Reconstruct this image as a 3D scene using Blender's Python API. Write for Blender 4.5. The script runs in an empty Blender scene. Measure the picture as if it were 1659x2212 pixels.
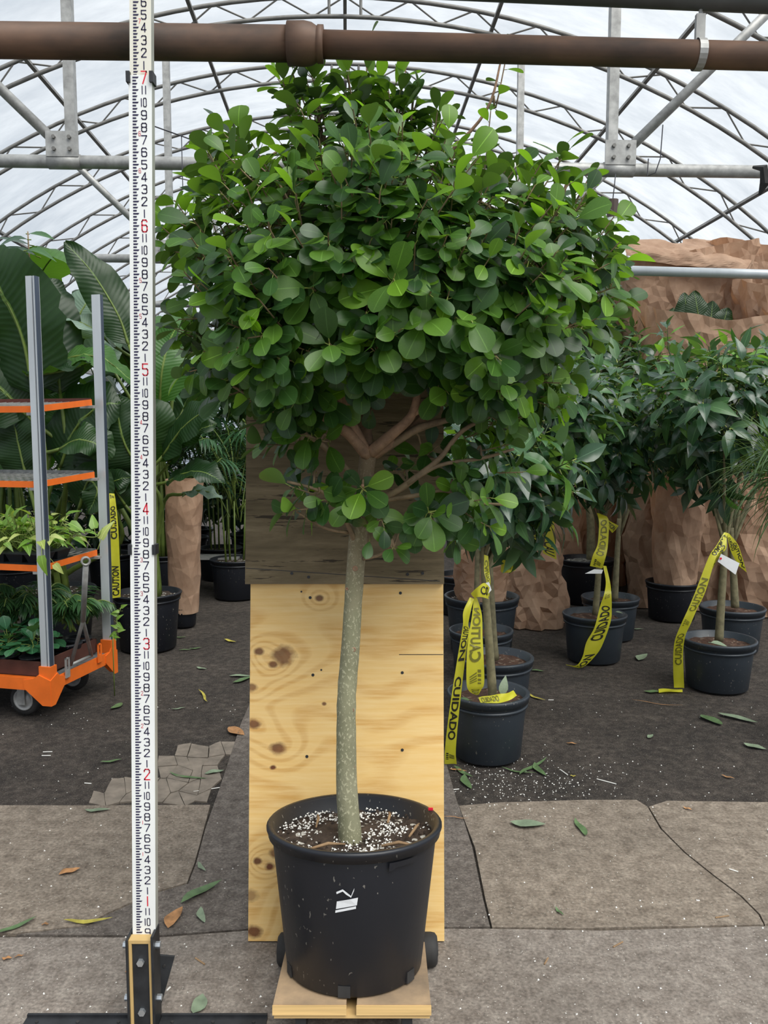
import bpy, math, random
import numpy as np
from mathutils import Vector, Matrix, noise

S = bpy.context.scene
random.seed(11)
R = math.radians
COL = S.collection
W_PX, H_PX, F_PX = 1659, 2212, 1780.0
PITCH = R(5.5); EYE = 1.387

# ------------------------------------------------------------------ camera
cam_d = bpy.data.cameras.new('camera'); cam = bpy.data.objects.new('camera', cam_d); COL.objects.link(cam)
cam.location = (0, 0, EYE); cam.rotation_euler = (R(90) - PITCH, 0, 0)
cam_d.sensor_fit = 'VERTICAL'; cam_d.sensor_height = 24.0; cam_d.lens = F_PX * 24.0 / H_PX
cam_d.clip_start = .05; cam_d.clip_end = 200
S.camera = cam
# ------------------------------------------------------------------ world, sun, exposure
wd = bpy.data.worlds.new('overcast'); S.world = wd; wd.use_nodes = True
bg = wd.node_tree.nodes['Background']; bg.inputs[0].default_value = (.80, .89, 1.0, 1); bg.inputs[1].default_value = .56
sun_d = bpy.data.lights.new('sun', 'SUN'); sun = bpy.data.objects.new('sun', sun_d); COL.objects.link(sun)
sun_d.energy = 5.0; sun_d.angle = R(50); sun_d.color = (1, .96, .88)
sun.rotation_euler = Vector((-.42, .55, -1.0)).to_track_quat('-Z', 'Y').to_euler()
S.view_settings.view_transform = 'Standard'; S.view_settings.look = 'None'
S.view_settings.exposure = 0.25; S.view_settings.gamma = 1; S.view_settings.use_curve_mapping = False

# ------------------------------------------------------------------ pixel -> place
CP, SP = math.cos(PITCH), math.sin(PITCH)
def ray(px, py):
    a, b = (px - W_PX / 2) / F_PX, (H_PX / 2 - py) / F_PX
    return Vector((a, CP + b * SP, -SP + b * CP))
def P(px, py, D):
    r = ray(px, py); return Vector((0, 0, EYE)) + r * (D / r.y)
def G(px, py, z=0.0):
    r = ray(px, py); return Vector((0, 0, EYE)) + r * ((z - EYE) / r.z)
def proj(v):
    x, y, z = v[0], v[1], v[2] - EYE
    d = y * CP - z * SP
    return W_PX / 2 + F_PX * x / d, H_PX / 2 - F_PX * (y * SP + z * CP) / d, d

# ------------------------------------------------------------------ mesh building
class MB:
    def __init__(s): s.v = []; s.f = []; s.m = []; s.uv = None
    def add(s, vs, fs, mi=0):
        b = len(s.v); s.v += [tuple(v) for v in vs]; s.f += [tuple(i + b for i in f) for f in fs]; s.m += [mi] * len(fs)
    def box(s, lo, hi, M=None, mi=0):
        c = [Vector((x, y, z)) for z in (lo[2], hi[2]) for y in (lo[1], hi[1]) for x in (lo[0], hi[0])]
        if M is not None: c = [M @ v for v in c]
        s.add(c, [(0, 2, 3, 1), (4, 5, 7, 6), (0, 1, 5, 4), (2, 6, 7, 3), (0, 4, 6, 2), (1, 3, 7, 5)], mi)
    def tube(s, pts, rad, n=8, mi=0, cap=True):
        pts = [Vector(p) for p in pts]
        if not hasattr(rad, '__len__'): rad = [rad] * len(pts)
        vs = []; up = None
        for i, p in enumerate(pts):
            t = (pts[min(i + 1, len(pts) - 1)] - pts[max(i - 1, 0)]).normalized()
            if up is None: up = Vector((0, 0, 1)) if abs(t.z) < .9 else Vector((1, 0, 0))
            a = t.cross(up)
            if a.length < 1e-5: a = t.cross(Vector((.3, 1, .2)))
            a.normalize(); b = a.cross(t).normalized(); up = b
            for k in range(n):
                an = 2 * math.pi * k / n; vs.append(p + (a * math.cos(an) + b * math.sin(an)) * rad[i])
        fs = [(i * n + k, i * n + (k + 1) % n, (i + 1) * n + (k + 1) % n, (i + 1) * n + k) for i in range(len(pts) - 1) for k in range(n)]
        if cap: fs += [tuple(range(n))[::-1], tuple(range((len(pts) - 1) * n, len(pts) * n))]
        s.add(vs, fs, mi)
    def bar(s, a, b, w, h, up=(0, 0, 1), mi=0):
        a, b = Vector(a), Vector(b); t = (b - a).normalized(); u = Vector(up)
        x = t.cross(u).normalized(); z = x.cross(t)
        M = Matrix((x, t, z)).transposed().to_4x4(); M.translation = a
        s.box((-w / 2, 0, -h / 2), (w / 2, (b - a).length, h / 2), M, mi)
    def lathe(s, prof, M=None, n=40, mi=0, close=False):
        vs = []
        for r, z in prof:
            for k in range(n):
                an = 2 * math.pi * k / n; v = Vector((r * math.cos(an), r * math.sin(an), z)); vs.append(M @ v if M is not None else v)
        fs = [(i * n + k, i * n + (k + 1) % n, (i + 1) * n + (k + 1) % n, (i + 1) * n + k) for i in range(len(prof) - 1) for k in range(n)]
        if close: fs += [tuple(range(n))[::-1], tuple(range((len(prof) - 1) * n, len(prof) * n))]
        s.add(vs, fs, mi)
    def prism(s, poly, z0, z1, M=None, mi=0):
        n = len(poly); vs = [Vector((p[0], p[1], z0)) for p in poly] + [Vector((p[0], p[1], z1)) for p in poly]
        if M is not None: vs = [M @ v for v in vs]
        s.add(vs, [tuple(range(n))[::-1], tuple(range(n, 2 * n))] + [(i, (i + 1) % n, n + (i + 1) % n, n + i) for i in range(n)], mi)
    def mesh(s, name, mats, smooth=False):
        me = bpy.data.meshes.new(name); me.from_pydata(s.v, [], s.f)
        for m in (mats if isinstance(mats, (list, tuple)) else [mats]): me.materials.append(m)
        me.polygons.foreach_set('material_index', s.m)
        if smooth: me.polygons.foreach_set('use_smooth', [True] * len(s.f))
        if s.uv is not None:
            l = me.uv_layers.new(name='UVMap'); idx = np.empty(len(me.loops), np.int32); me.loops.foreach_get('vertex_index', idx)
            l.data.foreach_set('uv', np.array(s.uv, np.float32)[idx].ravel())
        me.update(); return me
    def build(s, name, mats, parent=None, smooth=False):
        o = bpy.data.objects.new(name, s.mesh(name, mats, smooth)); COL.objects.link(o)
        if parent is not None: attach(o, parent)
        return o
def wloc(o):
    v = Vector((0, 0, 0))
    if o.type == 'EMPTY': v = Vector(o.location)
    return v
def attach(o, parent):
    o.parent = parent
    if parent.type == 'EMPTY': o.matrix_parent_inverse = Matrix.Translation(-Vector(parent.location))
def tag(o, label=None, cat=None, group=None, kind=None):
    if label: o['label'] = label
    if cat: o['category'] = cat
    if group: o['group'] = group
    if kind: o['kind'] = kind
    return o
def thing(name, loc, label, cat, group=None):
    o = bpy.data.objects.new(name, None); o.location = loc; o.empty_display_size = .1; COL.objects.link(o)
    return tag(o, label, cat, group)
def spline(pts, n):
    pts = [Vector(p) for p in pts]; out = []
    if len(pts) == 2: return [pts[0].lerp(pts[1], i / n) for i in range(n + 1)]
    seg = len(pts) - 1
    for i in range(n + 1):
        t = i / n * seg; k = min(int(t), seg - 1); t -= k
        p0 = pts[k - 1] if k else pts[0] * 2 - pts[1]; p1, p2 = pts[k], pts[k + 1]
        p3 = pts[k + 2] if k + 2 <= seg else p2 * 2 - p1
        out.append(.5 * (2 * p1 + (p2 - p0) * t + (2 * p0 - 5 * p1 + 4 * p2 - p3) * t * t + (3 * p1 - p0 - 3 * p2 + p3) * t ** 3))
    return out
def U(a, b): return random.uniform(a, b)

# ------------------------------------------------------------------ materials
def mat(name):
    m = bpy.data.materials.new(name); m.use_nodes = True
    nt = m.node_tree; return m, nt, nt.nodes['Principled BSDF']
def N(nt, t, **k):
    n = nt.nodes.new(t)
    for a, b in k.items(): setattr(n, a, b)
    return n
def ramp(nt, fac, stops):
    r = N(nt, 'ShaderNodeValToRGB'); e = r.color_ramp.elements
    while len(e) < len(stops): e.new(.5)
    for i, (p, c) in enumerate(stops): e[i].position = p; e[i].color = (*c, 1)
    nt.links.new(fac, r.inputs[0]); return r.outputs[0]
def tex(nt, scale=10, detail=4, rough=.55, sc=(1, 1, 1), kind='ShaderNodeTexNoise', coord='Object', dist=0):
    tc = N(nt, 'ShaderNodeTexCoord'); mp = N(nt, 'ShaderNodeMapping'); mp.inputs['Scale'].default_value = sc
    nt.links.new(tc.outputs[coord], mp.inputs[0]); t = N(nt, kind); nt.links.new(mp.outputs[0], t.inputs['Vector'])
    t.inputs['Scale'].default_value = scale
    if kind == 'ShaderNodeTexNoise':
        t.inputs['Detail'].default_value = detail; t.inputs['Roughness'].default_value = rough; t.inputs['Distortion'].default_value = dist
    return t
def math_n(nt, op, a, b=None):
    n = N(nt, 'ShaderNodeMath', operation=op)
    for i, x in enumerate((a, b)):
        if x is None: continue
        if isinstance(x, (int, float)): n.inputs[i].default_value = x
        else: nt.links.new(x, n.inputs[i])
    return n.outputs[0]
def mixc(nt, fac, a, b, mode='MIX'):
    n = N(nt, 'ShaderNodeMix', data_type='RGBA', blend_type=mode)
    for i, x in ((0, fac), (6, a), (7, b)):
        if isinstance(x, (int, float)): n.inputs[i].default_value = x
        elif isinstance(x, (tuple, list)): n.inputs[i].default_value = (*x, 1)
        else: nt.links.new(x, n.inputs[i])
    return n.outputs[2]
def bump(nt, b, h, s=.3, d=.01):
    n = N(nt, 'ShaderNodeBump'); n.inputs['Strength'].default_value = s; n.inputs['Distance'].default_value = d
    nt.links.new(h, n.inputs['Height']); nt.links.new(n.outputs[0], b.inputs['Normal'])
def simple(name, c, rough=.5, metal=0, var=.25, scale=12, c2=None, sc=(1, 1, 1), bmp=0, detail=5):
    m, nt, b = mat(name); t = tex(nt, scale, detail, .6, sc)
    d = c2 if c2 else tuple(x * (1 - var) for x in c); l = tuple(min(1, x * (1 + var * .5)) for x in c)
    nt.links.new(ramp(nt, t.outputs[0], [(.3, d), (.68, l)]), b.inputs['Base Color'])
    b.inputs['Roughness'].default_value = rough; b.inputs['Metallic'].default_value = metal
    if bmp: bump(nt, b, t.outputs[0], bmp)
    return m
M = {}
M['galv'] = simple('galvanised_steel', (.40, .40, .39), .5, .35, .35, 14)
M['galv_bright'] = simple('galvanised_post', (.62, .66, .69), .35, .35, .15, 6, sc=(1, 1, .15))
M['bow'] = simple('bow_steel', (.20, .195, .185), .6, .3, .3, 9)
M['rust'] = simple('rusted_pipe_paint', (.135, .075, .048), .62, .1, .5, 9, c2=(.05, .036, .03), sc=(.5, 1, 1))
M['dark_pipe'] = simple('grey_pipe_paint', (.10, .11, .11), .5, .2, .3, 8)
M['orange'] = simple('orange_enamel', (.86, .17, .02), .42, 0, .12, 10)
M['orange_in'] = simple('worn_shelf_steel', (.18, .19, .20), .6, .3, .4, 30)
M['maroon'] = simple('rust_red_steel', (.11, .03, .022), .6, 0, .3, 14)
M['rubber'] = simple('black_rubber', (.03, .029, .029), .75, 0, .4, 20)
M['black_steel'] = simple('black_painted_steel', (.028, .03, .034), .5, .2, .4, 24)
M['zinc'] = simple('zinc_bolt', (.62, .66, .70), .3, .8, .2, 30)
M['pvc_white'] = simple('white_staff', (.86, .88, .87), .38, 0, .05, 4)
M['pvc_less_lit'] = simple('less_lit_staff', (.78, .76, .66), .4, 0, .05, 4)  # creamier, dimmer tone paints in the weaker light on the top section
M['pvc_side'] = simple('staff_side', (.45, .46, .42), .5, 0, .1, 8)
M['ink'] = simple('navy_black_ink', (.016, .012, .06), .5, 0, .1, 8)
M['red_ink'] = simple('red_ink', (.72, .012, .04), .5, 0, .1, 8)
M['tape_ink'] = simple('tape_black_ink', (.018, .018, .012), .45, 0, .1, 8)
M['tape_ink_back'] = simple('tape_ink_seen_through', (.16, .15, .02), .45, 0, .1, 8)
M['white_card'] = simple('white_card', (.8, .82, .84), .6, 0, .06, 9)
M['pale_wood'] = simple('pale_pine', (.62, .42, .17), .6, 0, .25, 6, sc=(1, 1, .1))
M['groove'] = simple('shaded_channel_steel', (.10, .13, .18), .35, .6, .2, 6, sc=(1, 1, .2))  # dark tone paints the shade inside the post channels
M['socket'] = simple('brown_socket', (.07, .045, .035), .5, 0, .2, 8)
M['opal'] = simple('opal_bulb', (.75, .82, .80), .25, 0, .05, 4)
M['wire'] = simple('dark_wire', (.05, .05, .06), .5, .2, .2, 8)
M['perlite'] = simple('perlite', (.82, .81, .77), .8, 0, .1, 40)
M['twig_dry'] = simple('dry_twig', (.30, .19, .10), .8, 0, .4, 30)
M['dry_leaf'] = simple('dry_leaf', (.40, .20, .08), .7, 0, .5, 30)
M['yellow_leaf'] = simple('yellowing_leaf', (.42, .36, .06), .6, 0, .4, 30)
M['fallen_green'] = simple('fallen_green_leaf', (.10, .17, .07), .5, 0, .4, 30)
M['fallen_grey'] = simple('fallen_grey_leaf', (.20, .26, .17), .6, 0, .3, 30)
M['frag'] = simple('broken_concrete', (.215, .18, .145), .9, 0, .35, 16, bmp=.4)
M['tray'] = simple('black_tray_plastic', (.022, .025, .032), .45, 0, .3, 14)
M['card_brown'] = simple('cardboard_tray', (.09, .032, .022), .8, 0, .3, 10)
M['scratch'] = simple('white_sticker', (.75, .77, .8), .5, 0, .1, 30)
M['stem_green'] = simple('green_stem', (.13, .19, .035), .5, 0, .35, 14)
M['stem_dark'] = simple('dark_green_stem', (.05, .09, .025), .5, 0, .35, 14)
M['twig'] = simple('twig_bark', (.27, .19, .115), .75, 0, .4, 40, bmp=.2)
M['limb'] = simple('limb_bark', (.33, .20, .125), .75, 0, .4, 45, bmp=.3)
M['clod'] = simple('soil_clod', (.045, .03, .022), .95, 0, .5, 60)

def leaf_mat(name, c_dark, c_light, under, trans=.28, rough=.38, veins=0, rib=.5, rib_c=None, tl=(1.5, 1.7, .35), coat=0.0):
    m, nt, b = mat(name)
    oi = N(nt, 'ShaderNodeObjectInfo'); ge = N(nt, 'ShaderNodeNewGeometry')
    r = math_n(nt, 'FRACT', math_n(nt, 'ADD', oi.outputs['Random'], ge.outputs['Random Per Island']))
    t = tex(nt, 22, 3)
    fac = math_n(nt, 'ADD', math_n(nt, 'MULTIPLY', r, .75), math_n(nt, 'MULTIPLY', t.outputs[0], .35))
    col = ramp(nt, fac, [(.1, c_dark), (.95, c_light)])
    uv = N(nt, 'ShaderNodeUVMap'); sx = N(nt, 'ShaderNodeSeparateXYZ'); nt.links.new(uv.outputs[0], sx.inputs[0])
    d = math_n(nt, 'ABSOLUTE', math_n(nt, 'SUBTRACT', sx.outputs[0], .5))
    ribm = math_n(nt, 'MULTIPLY', math_n(nt, 'LESS_THAN', d, .022), rib)
    rc = rib_c or tuple(min(1, x * 2.2 + .05) for x in c_light)
    col = mixc(nt, ribm, col, rc)
    if veins:
        w = math_n(nt, 'SINE', math_n(nt, 'MULTIPLY', math_n(nt, 'SUBTRACT', sx.outputs[1], math_n(nt, 'MULTIPLY', d, .22)), veins))
        col = mixc(nt, math_n(nt, 'MULTIPLY', math_n(nt, 'GREATER_THAN', w, .55), .16), col, tuple(x * .55 for x in c_dark))
        bump(nt, b, w, .2, .003)
    col = mixc(nt, ge.outputs['Backfacing'], col, under)
    nt.links.new(col, b.inputs['Base Color']); b.inputs['Roughness'].default_value = rough
    b.inputs['Specular IOR Level'].default_value = .5
    if coat: b.inputs['Coat Weight'].default_value = coat; b.inputs['Coat Roughness'].default_value = .25
    tr = N(nt, 'ShaderNodeBsdfTranslucent'); tcol = mixc(nt, 1.0, col, tl, 'MULTIPLY'); nt.links.new(tcol, tr.inputs[0])
    mx = N(nt, 'ShaderNodeMixShader'); mx.inputs[0].default_value = trans
    nt.links.new(b.outputs[0], mx.inputs[1]); nt.links.new(tr.outputs[0], mx.inputs[2])
    nt.links.new(mx.outputs[0], nt.nodes['Material Output'].inputs[0]); return m
M['leaf_dark'] = leaf_mat('ficus_leaf_dark', (.014, .048, .013), (.046, .120, .024), (.085, .15, .055), .25, rib=.25)
M['leaf_mid'] = leaf_mat('ficus_leaf_mid', (.045, .125, .018), (.115, .24, .032), (.14, .25, .06), .33, rib=.28)
M['leaf_young_backlit'] = leaf_mat('ficus_leaf_young_backlit', (.11, .25, .018), (.19, .36, .035), (.20, .36, .07), .42)  # lime of young leaves, also painted in for backlit ones
M['petiole'] = simple('petiole', (.26, .32, .07), .5, 0, .2, 20)
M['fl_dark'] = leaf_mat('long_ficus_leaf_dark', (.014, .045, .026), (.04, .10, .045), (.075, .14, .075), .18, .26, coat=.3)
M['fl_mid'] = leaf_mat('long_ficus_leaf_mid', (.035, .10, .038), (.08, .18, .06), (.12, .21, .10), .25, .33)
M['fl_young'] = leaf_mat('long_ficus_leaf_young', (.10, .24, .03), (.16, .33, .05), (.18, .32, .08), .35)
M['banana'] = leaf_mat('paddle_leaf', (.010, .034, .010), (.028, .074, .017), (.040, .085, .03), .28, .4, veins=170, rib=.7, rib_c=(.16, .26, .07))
M['banana_backlit'] = leaf_mat('paddle_leaf_backlit', (.16, .24, .20), (.24, .34, .27), (.20, .30, .24), .3, .45, veins=170, rib=.8, rib_c=(.30, .42, .22))  # pale tone paints backlight and whitish sheen into these leaves
M['banana_lit'] = leaf_mat('paddle_leaf_lit', (.045, .13, .028), (.09, .21, .045), (.10, .20, .06), .36, .4, veins=170, rib=.8, rib_c=(.28, .42, .12))  # brighter green copy of the paddle leaf, with the light painted in
M['palm'] = leaf_mat('palm_leaflet', (.018, .06, .028), (.055, .13, .055), (.06, .12, .06), .22, .35)
M['grass'] = leaf_mat('strap_leaf', (.035, .085, .025), (.11, .19, .07), (.10, .16, .07), .2, .32, rib=0)
M['pothos'] = leaf_mat('pothos_leaf', (.13, .27, .035), (.26, .42, .09), (.24, .38, .12), .35, .35)
M['pothos_var'] = leaf_mat('pothos_leaf_cream', (.36, .46, .10), (.52, .58, .22), (.40, .48, .2), .35, .35)
M['snake'] = leaf_mat('cream_edged_leaf', (.20, .26, .09), (.42, .44, .22), (.3, .34, .16), .2, .4)
M['peperomia'] = leaf_mat('peperomia_leaf', (.022, .10, .045), (.05, .16, .07), (.08, .18, .08), .2, .28, coat=.2)
M['fern'] = leaf_mat('small_palm_leaf', (.02, .065, .022), (.06, .15, .05), (.07, .14, .06), .25, .4)

def pot_mat(name, c, dust, amt):
    m, nt, b = mat(name)
    a = tex(nt, 6, 6, .7); s = tex(nt, 120, 2, .5, (1, 1, .5)); big = tex(nt, 2.2, 3)
    col = mixc(nt, math_n(nt, 'MULTIPLY', a.outputs[0], amt), c, dust)
    sp = math_n(nt, 'MULTIPLY', math_n(nt, 'GREATER_THAN', s.outputs[0], .70), math_n(nt, 'GREATER_THAN', big.outputs[0], .48))
    col = mixc(nt, math_n(nt, 'MULTIPLY', sp, .5), col, (.32, .30, .26))
    nt.links.new(col, b.inputs['Base Color']); b.inputs['Roughness'].default_value = .42
    bump(nt, b, a.outputs[0], .05); return m
M['pot'] = pot_mat('black_pot_plastic', (.0065, .008, .013), (.022, .025, .032), .45)
M['pot_grey'] = pot_mat('dusty_slate_pot_plastic', (.016, .023, .033), (.062, .074, .086), .55)

def soil_mat(name, base, chips, amt, scale=90):
    m, nt, b = mat(name)
    v = tex(nt, scale, kind='ShaderNodeTexVoronoi'); n = tex(nt, 30, 6, .7)
    col = ramp(nt, n.outputs[0], [(.3, tuple(x * .35 for x in base)), (.7, tuple(x * 1.5 for x in base))])
    sp = math_n(nt, 'GREATER_THAN', v.outputs['Color'], 1 - amt)
    sx = N(nt, 'ShaderNodeSeparateColor'); nt.links.new(v.outputs['Color'], sx.inputs[0])
    col = mixc(nt, math_n(nt, 'GREATER_THAN', sx.outputs[0], 1 - amt), col, chips)
    nt.links.new(col, b.inputs['Base Color']); b.inputs['Roughness'].default_value = .95
    bump(nt, b, n.outputs[0], .8, .02); return m
M['soil'] = soil_mat('potting_soil', (.06, .040, .028), (.55, .53, .48), .10)
M['soil_red'] = soil_mat('bark_soil', (.085, .042, .026), (.20, .15, .11), .06)
M['gravel_top'] = soil_mat('gravel_mulch', (.22, .22, .20), (.5, .5, .46), .3, 60)

def ground_mat(name, cs, scale, spots, spot_c, bmp=.5, big=(.6, 1.1)):
    m, nt, b = mat(name)
    n = tex(nt, scale, 8, .72, coord='Object'); n2 = tex(nt, scale * .09, 4, .6); n3 = tex(nt, scale * 5, 3, .6)
    col = ramp(nt, n.outputs[0], [(.30, cs[0]), (.5, cs[1]), (.72, cs[2])])
    sc = ramp(nt, n2.outputs[0], [(.3, (big[0],) * 3), (.7, (big[1],) * 3)])
    col = mixc(nt, 1.0, col, sc, 'MULTIPLY')
    g = ramp(nt, n3.outputs[0], [(.3, (.6, .6, .6)), (.7, (1.3, 1.3, 1.3))]); col = mixc(nt, 1.0, col, g, 'MULTIPLY')
    v = tex(nt, scale * 9, kind='ShaderNodeTexVoronoi'); sx = N(nt, 'ShaderNodeSeparateColor'); nt.links.new(v.outputs['Color'], sx.inputs[0])
    ds = math_n(nt, 'LESS_THAN', v.outputs['Distance'], .33)
    col = mixc(nt, math_n(nt, 'MULTIPLY', math_n(nt, 'GREATER_THAN', sx.outputs[0], 1 - spots), ds), col, spot_c)
    nt.links.new(col, b.inputs['Base Color']); b.inputs['Roughness'].default_value = .93
    bump(nt, b, n.outputs[0], bmp, .02); return m
M['gravel'] = ground_mat('dark_gravel_soil', ((.020, .014, .011), (.055, .043, .035), (.125, .103, .084)), 26, .22, (.19, .17, .145), .9, (.55, 1.15))
M['concrete'] = ground_mat('worn_concrete', ((.125, .096, .072), (.23, .188, .148), (.34, .285, .228)), 20, .05, (.36, .33, .28), .35, (.72, 1.12))
M['concrete2'] = ground_mat('grey_concrete', ((.138, .112, .092), (.23, .196, .168), (.33, .29, .25)), 22, .05, (.38, .35, .31), .35, (.75, 1.1))
M['asphalt'] = ground_mat('dirty_concrete_strip', ((.075, .060, .05), (.145, .122, .105), (.23, .20, .175)), 24, .06, (.30, .27, .23), .4, (.7, 1.1))

def film_mat():
    m, nt, b = mat('polythene_film')
    tp = N(nt, 'ShaderNodeBsdfTransparent'); nb = tex(nt, .55, 6, .6, (1, 1.6, 1)); nt.links.new(ramp(nt, nb.outputs[0], [(.3, (.80, .84, .88)), (.68, (1, 1, 1))]), tp.inputs[0])
    tl = N(nt, 'ShaderNodeBsdfTranslucent'); tl.inputs[0].default_value = (.93, .95, .97, 1)
    n = tex(nt, 1.1, 5, .65, (1, 2.2, 1))
    f = ramp(nt, n.outputs[0], [(.3, (.16,) * 3), (.7, (.34,) * 3)])
    mx = N(nt, 'ShaderNodeMixShader'); nt.links.new(f, mx.inputs[0]); nt.links.new(tp.outputs[0], mx.inputs[1]); nt.links.new(tl.outputs[0], mx.inputs[2])
    nt.links.new(mx.outputs[0], nt.nodes['Material Output'].inputs[0]); return m
M['film'] = film_mat()

def paper_mat():
    m, nt, b = mat('kraft_paper'); n = tex(nt, 7, 5, .6); v = tex(nt, 9, kind='ShaderNodeTexVoronoi', coord='Object')
    col = ramp(nt, n.outputs[0], [(.3, (.32, .195, .125)), (.7, (.50, .335, .23))])
    nt.links.new(col, b.inputs['Base Color']); b.inputs['Roughness'].default_value = .8
    bump(nt, b, v.outputs['Distance'], .35, .03)
    tr = N(nt, 'ShaderNodeBsdfTranslucent'); tr.inputs[0].default_value = (.55, .26, .11, 1)
    mx = N(nt, 'ShaderNodeMixShader'); mx.inputs[0].default_value = .22
    nt.links.new(b.outputs[0], mx.inputs[1]); nt.links.new(tr.outputs[0], mx.inputs[2]); nt.links.new(mx.outputs[0], nt.nodes['Material Output'].inputs[0]); return m
M['paper'] = paper_mat()

def tape_mat():
    m, nt, b = mat('yellow_barrier_film'); n = tex(nt, 9, 3)
    nt.links.new(ramp(nt, n.outputs[0], [(.3, (.62, .60, .025)), (.7, (.80, .77, .07))]), b.inputs['Base Color']); b.inputs['Roughness'].default_value = .35
    tr = N(nt, 'ShaderNodeBsdfTranslucent'); tr.inputs[0].default_value = (.9, .82, .05, 1)
    mx = N(nt, 'ShaderNodeMixShader'); mx.inputs[0].default_value = .35
    nt.links.new(b.outputs[0], mx.inputs[1]); nt.links.new(tr.outputs[0], mx.inputs[2]); nt.links.new(mx.outputs[0], nt.nodes['Material Output'].inputs[0]); return m
M['tape'] = tape_mat()

def bark_mat():
    m, nt, b = mat('pale_trunk_bark')
    n = tex(nt, 14, 5, .6, (1, 1, .5)); v = tex(nt, 190, 3, .6, (.8, .8, .6)); g = tex(nt, 5, 3)
    col = ramp(nt, n.outputs[0], [(.3, (.14, .13, .085)), (.7, (.31, .29, .20))])
    col = mixc(nt, math_n(nt, 'MULTIPLY', g.outputs[0], .55), col, (.21, .235, .105))
    col = mixc(nt, math_n(nt, 'MULTIPLY', math_n(nt, 'GREATER_THAN', v.outputs[0], .585), .7), col, (.46, .44, .30))
    # brown bark of the crown end of the trunk
    tc = N(nt, 'ShaderNodeTexCoord'); sx = N(nt, 'ShaderNodeSeparateXYZ'); nt.links.new(tc.outputs['Object'], sx.inputs[0])
    hi = ramp(nt, math_n(nt, 'ADD', math_n(nt, 'MULTIPLY', sx.outputs[2], .6), math_n(nt, 'MULTIPLY', n.outputs[0], .2)), [(.66, (0, 0, 0)), (.88, (.75, .75, .75))])
    col = mixc(nt, hi, col, (.25, .155, .095))
    nt.links.new(col, b.inputs['Base Color']); b.inputs['Roughness'].default_value = .8; bump(nt, b, v.outputs[0], .25, .004); return m
M['bark'] = bark_mat()
M['bark_back'] = simple('green_brown_bark', (.19, .17, .095), .8, 0, .4, 30, bmp=.2)

# knots of the light plywood, in board coordinates (metres from its lower left corner)
KN = [(0.0947, 0.7739, 0.04, 0.85), (0.0254, 0.7867, 0.015600000000000001, 0.9), (0.064, 0.751, 0.015600000000000001, 0.9), (0.0807, 0.5189, 0.0273, 0.9), (0.0656, 0.4685, 0.010400000000000001, 1), (0.0113, 0.5885, 0.020800000000000003, 0.9), (0.1917, 0.9324, 0.013000000000000001, 0.9), (0.0055, 0.6874, 0.0182, 0.8), (0.0252, 0.2151, 0.0143, 0.95), (0.0583, 0.2001, 0.0169, 1), (0.0746, 0.2364, 0.020800000000000003, 0.8), (0.0055, 0.1216, 0.026000000000000002, 0.6), (0.0163, 0.026, 0.026000000000000002, 0.95), (0.2054, 0.643, 0.0078000000000000005, 0.9)]
def ply_mat():
    m, nt, b = mat('knotty_plywood')
    tc = N(nt, 'ShaderNodeTexCoord'); sx = N(nt, 'ShaderNodeSeparateXYZ'); nt.links.new(tc.outputs['Object'], sx.inputs[0])
    X, Z = sx.outputs[0], sx.outputs[2]
    n1 = tex(nt, 3.2, 2, .5, (.55, 1, 1)); n2 = tex(nt, 90, 5, .65, (.06, 1, 1)); n3 = tex(nt, 28, 4, .6, (.7, 1, 1))
    field = math_n(nt, 'ADD', math_n(nt, 'MULTIPLY', Z, 7.5), math_n(nt, 'MULTIPLY', n1.outputs[0], 5.0))
    dark = None; ringm = None
    for (kx, kz, kr, kd) in KN:
        dx = math_n(nt, 'MULTIPLY', math_n(nt, 'SUBTRACT', X, kx), .75); dz = math_n(nt, 'SUBTRACT', Z, kz)
        d2 = math_n(nt, 'ADD', math_n(nt, 'MULTIPLY', dx, dx), math_n(nt, 'MULTIPLY', dz, dz))
        if kr > .013:
            field = math_n(nt, 'ADD', field, math_n(nt, 'MULTIPLY', math_n(nt, 'EXPONENT', math_n(nt, 'MULTIPLY', d2, -1 / (kr * 2.3) ** 2)), 2.2))
        e = math_n(nt, 'ADD', math_n(nt, 'DIVIDE', math_n(nt, 'SQRT', d2), kr), math_n(nt, 'MULTIPLY', n3.outputs[0], .9))
        k = N(nt, 'ShaderNodeMapRange'); k.inputs[1].default_value = 1.25; k.inputs[2].default_value = .85; k.inputs[3].default_value = 0; k.inputs[4].default_value = kd
        nt.links.new(e, k.inputs[0]); dark = k.outputs[0] if dark is None else math_n(nt, 'MAXIMUM', dark, k.outputs[0])
    w = math_n(nt, 'SINE', math_n(nt, 'MULTIPLY', field, 6.283))
    wm = ramp(nt, math_n(nt, 'MULTIPLY_ADD', w, .5) if False else math_n(nt, 'ADD', math_n(nt, 'MULTIPLY', w, .5), .5), [(.45, (0, 0, 0)), (.95, (1, 1, 1))])
    col = mixc(nt, wm, (.88, .57, .205), (.74, .42, .12))
    col = mixc(nt, ramp(nt, n2.outputs[0], [(.38, (0, 0, 0)), (.62, (.6, .6, .6))]), col, (.95, .70, .33))
    col = mixc(nt, dark, col, mixc(nt, n3.outputs[0], (.035, .010, .005), (.26, .085, .028)))
    nt.links.new(col, b.inputs['Base Color']); b.inputs['Roughness'].default_value = .55; return m
M['ply'] = ply_mat()
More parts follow.
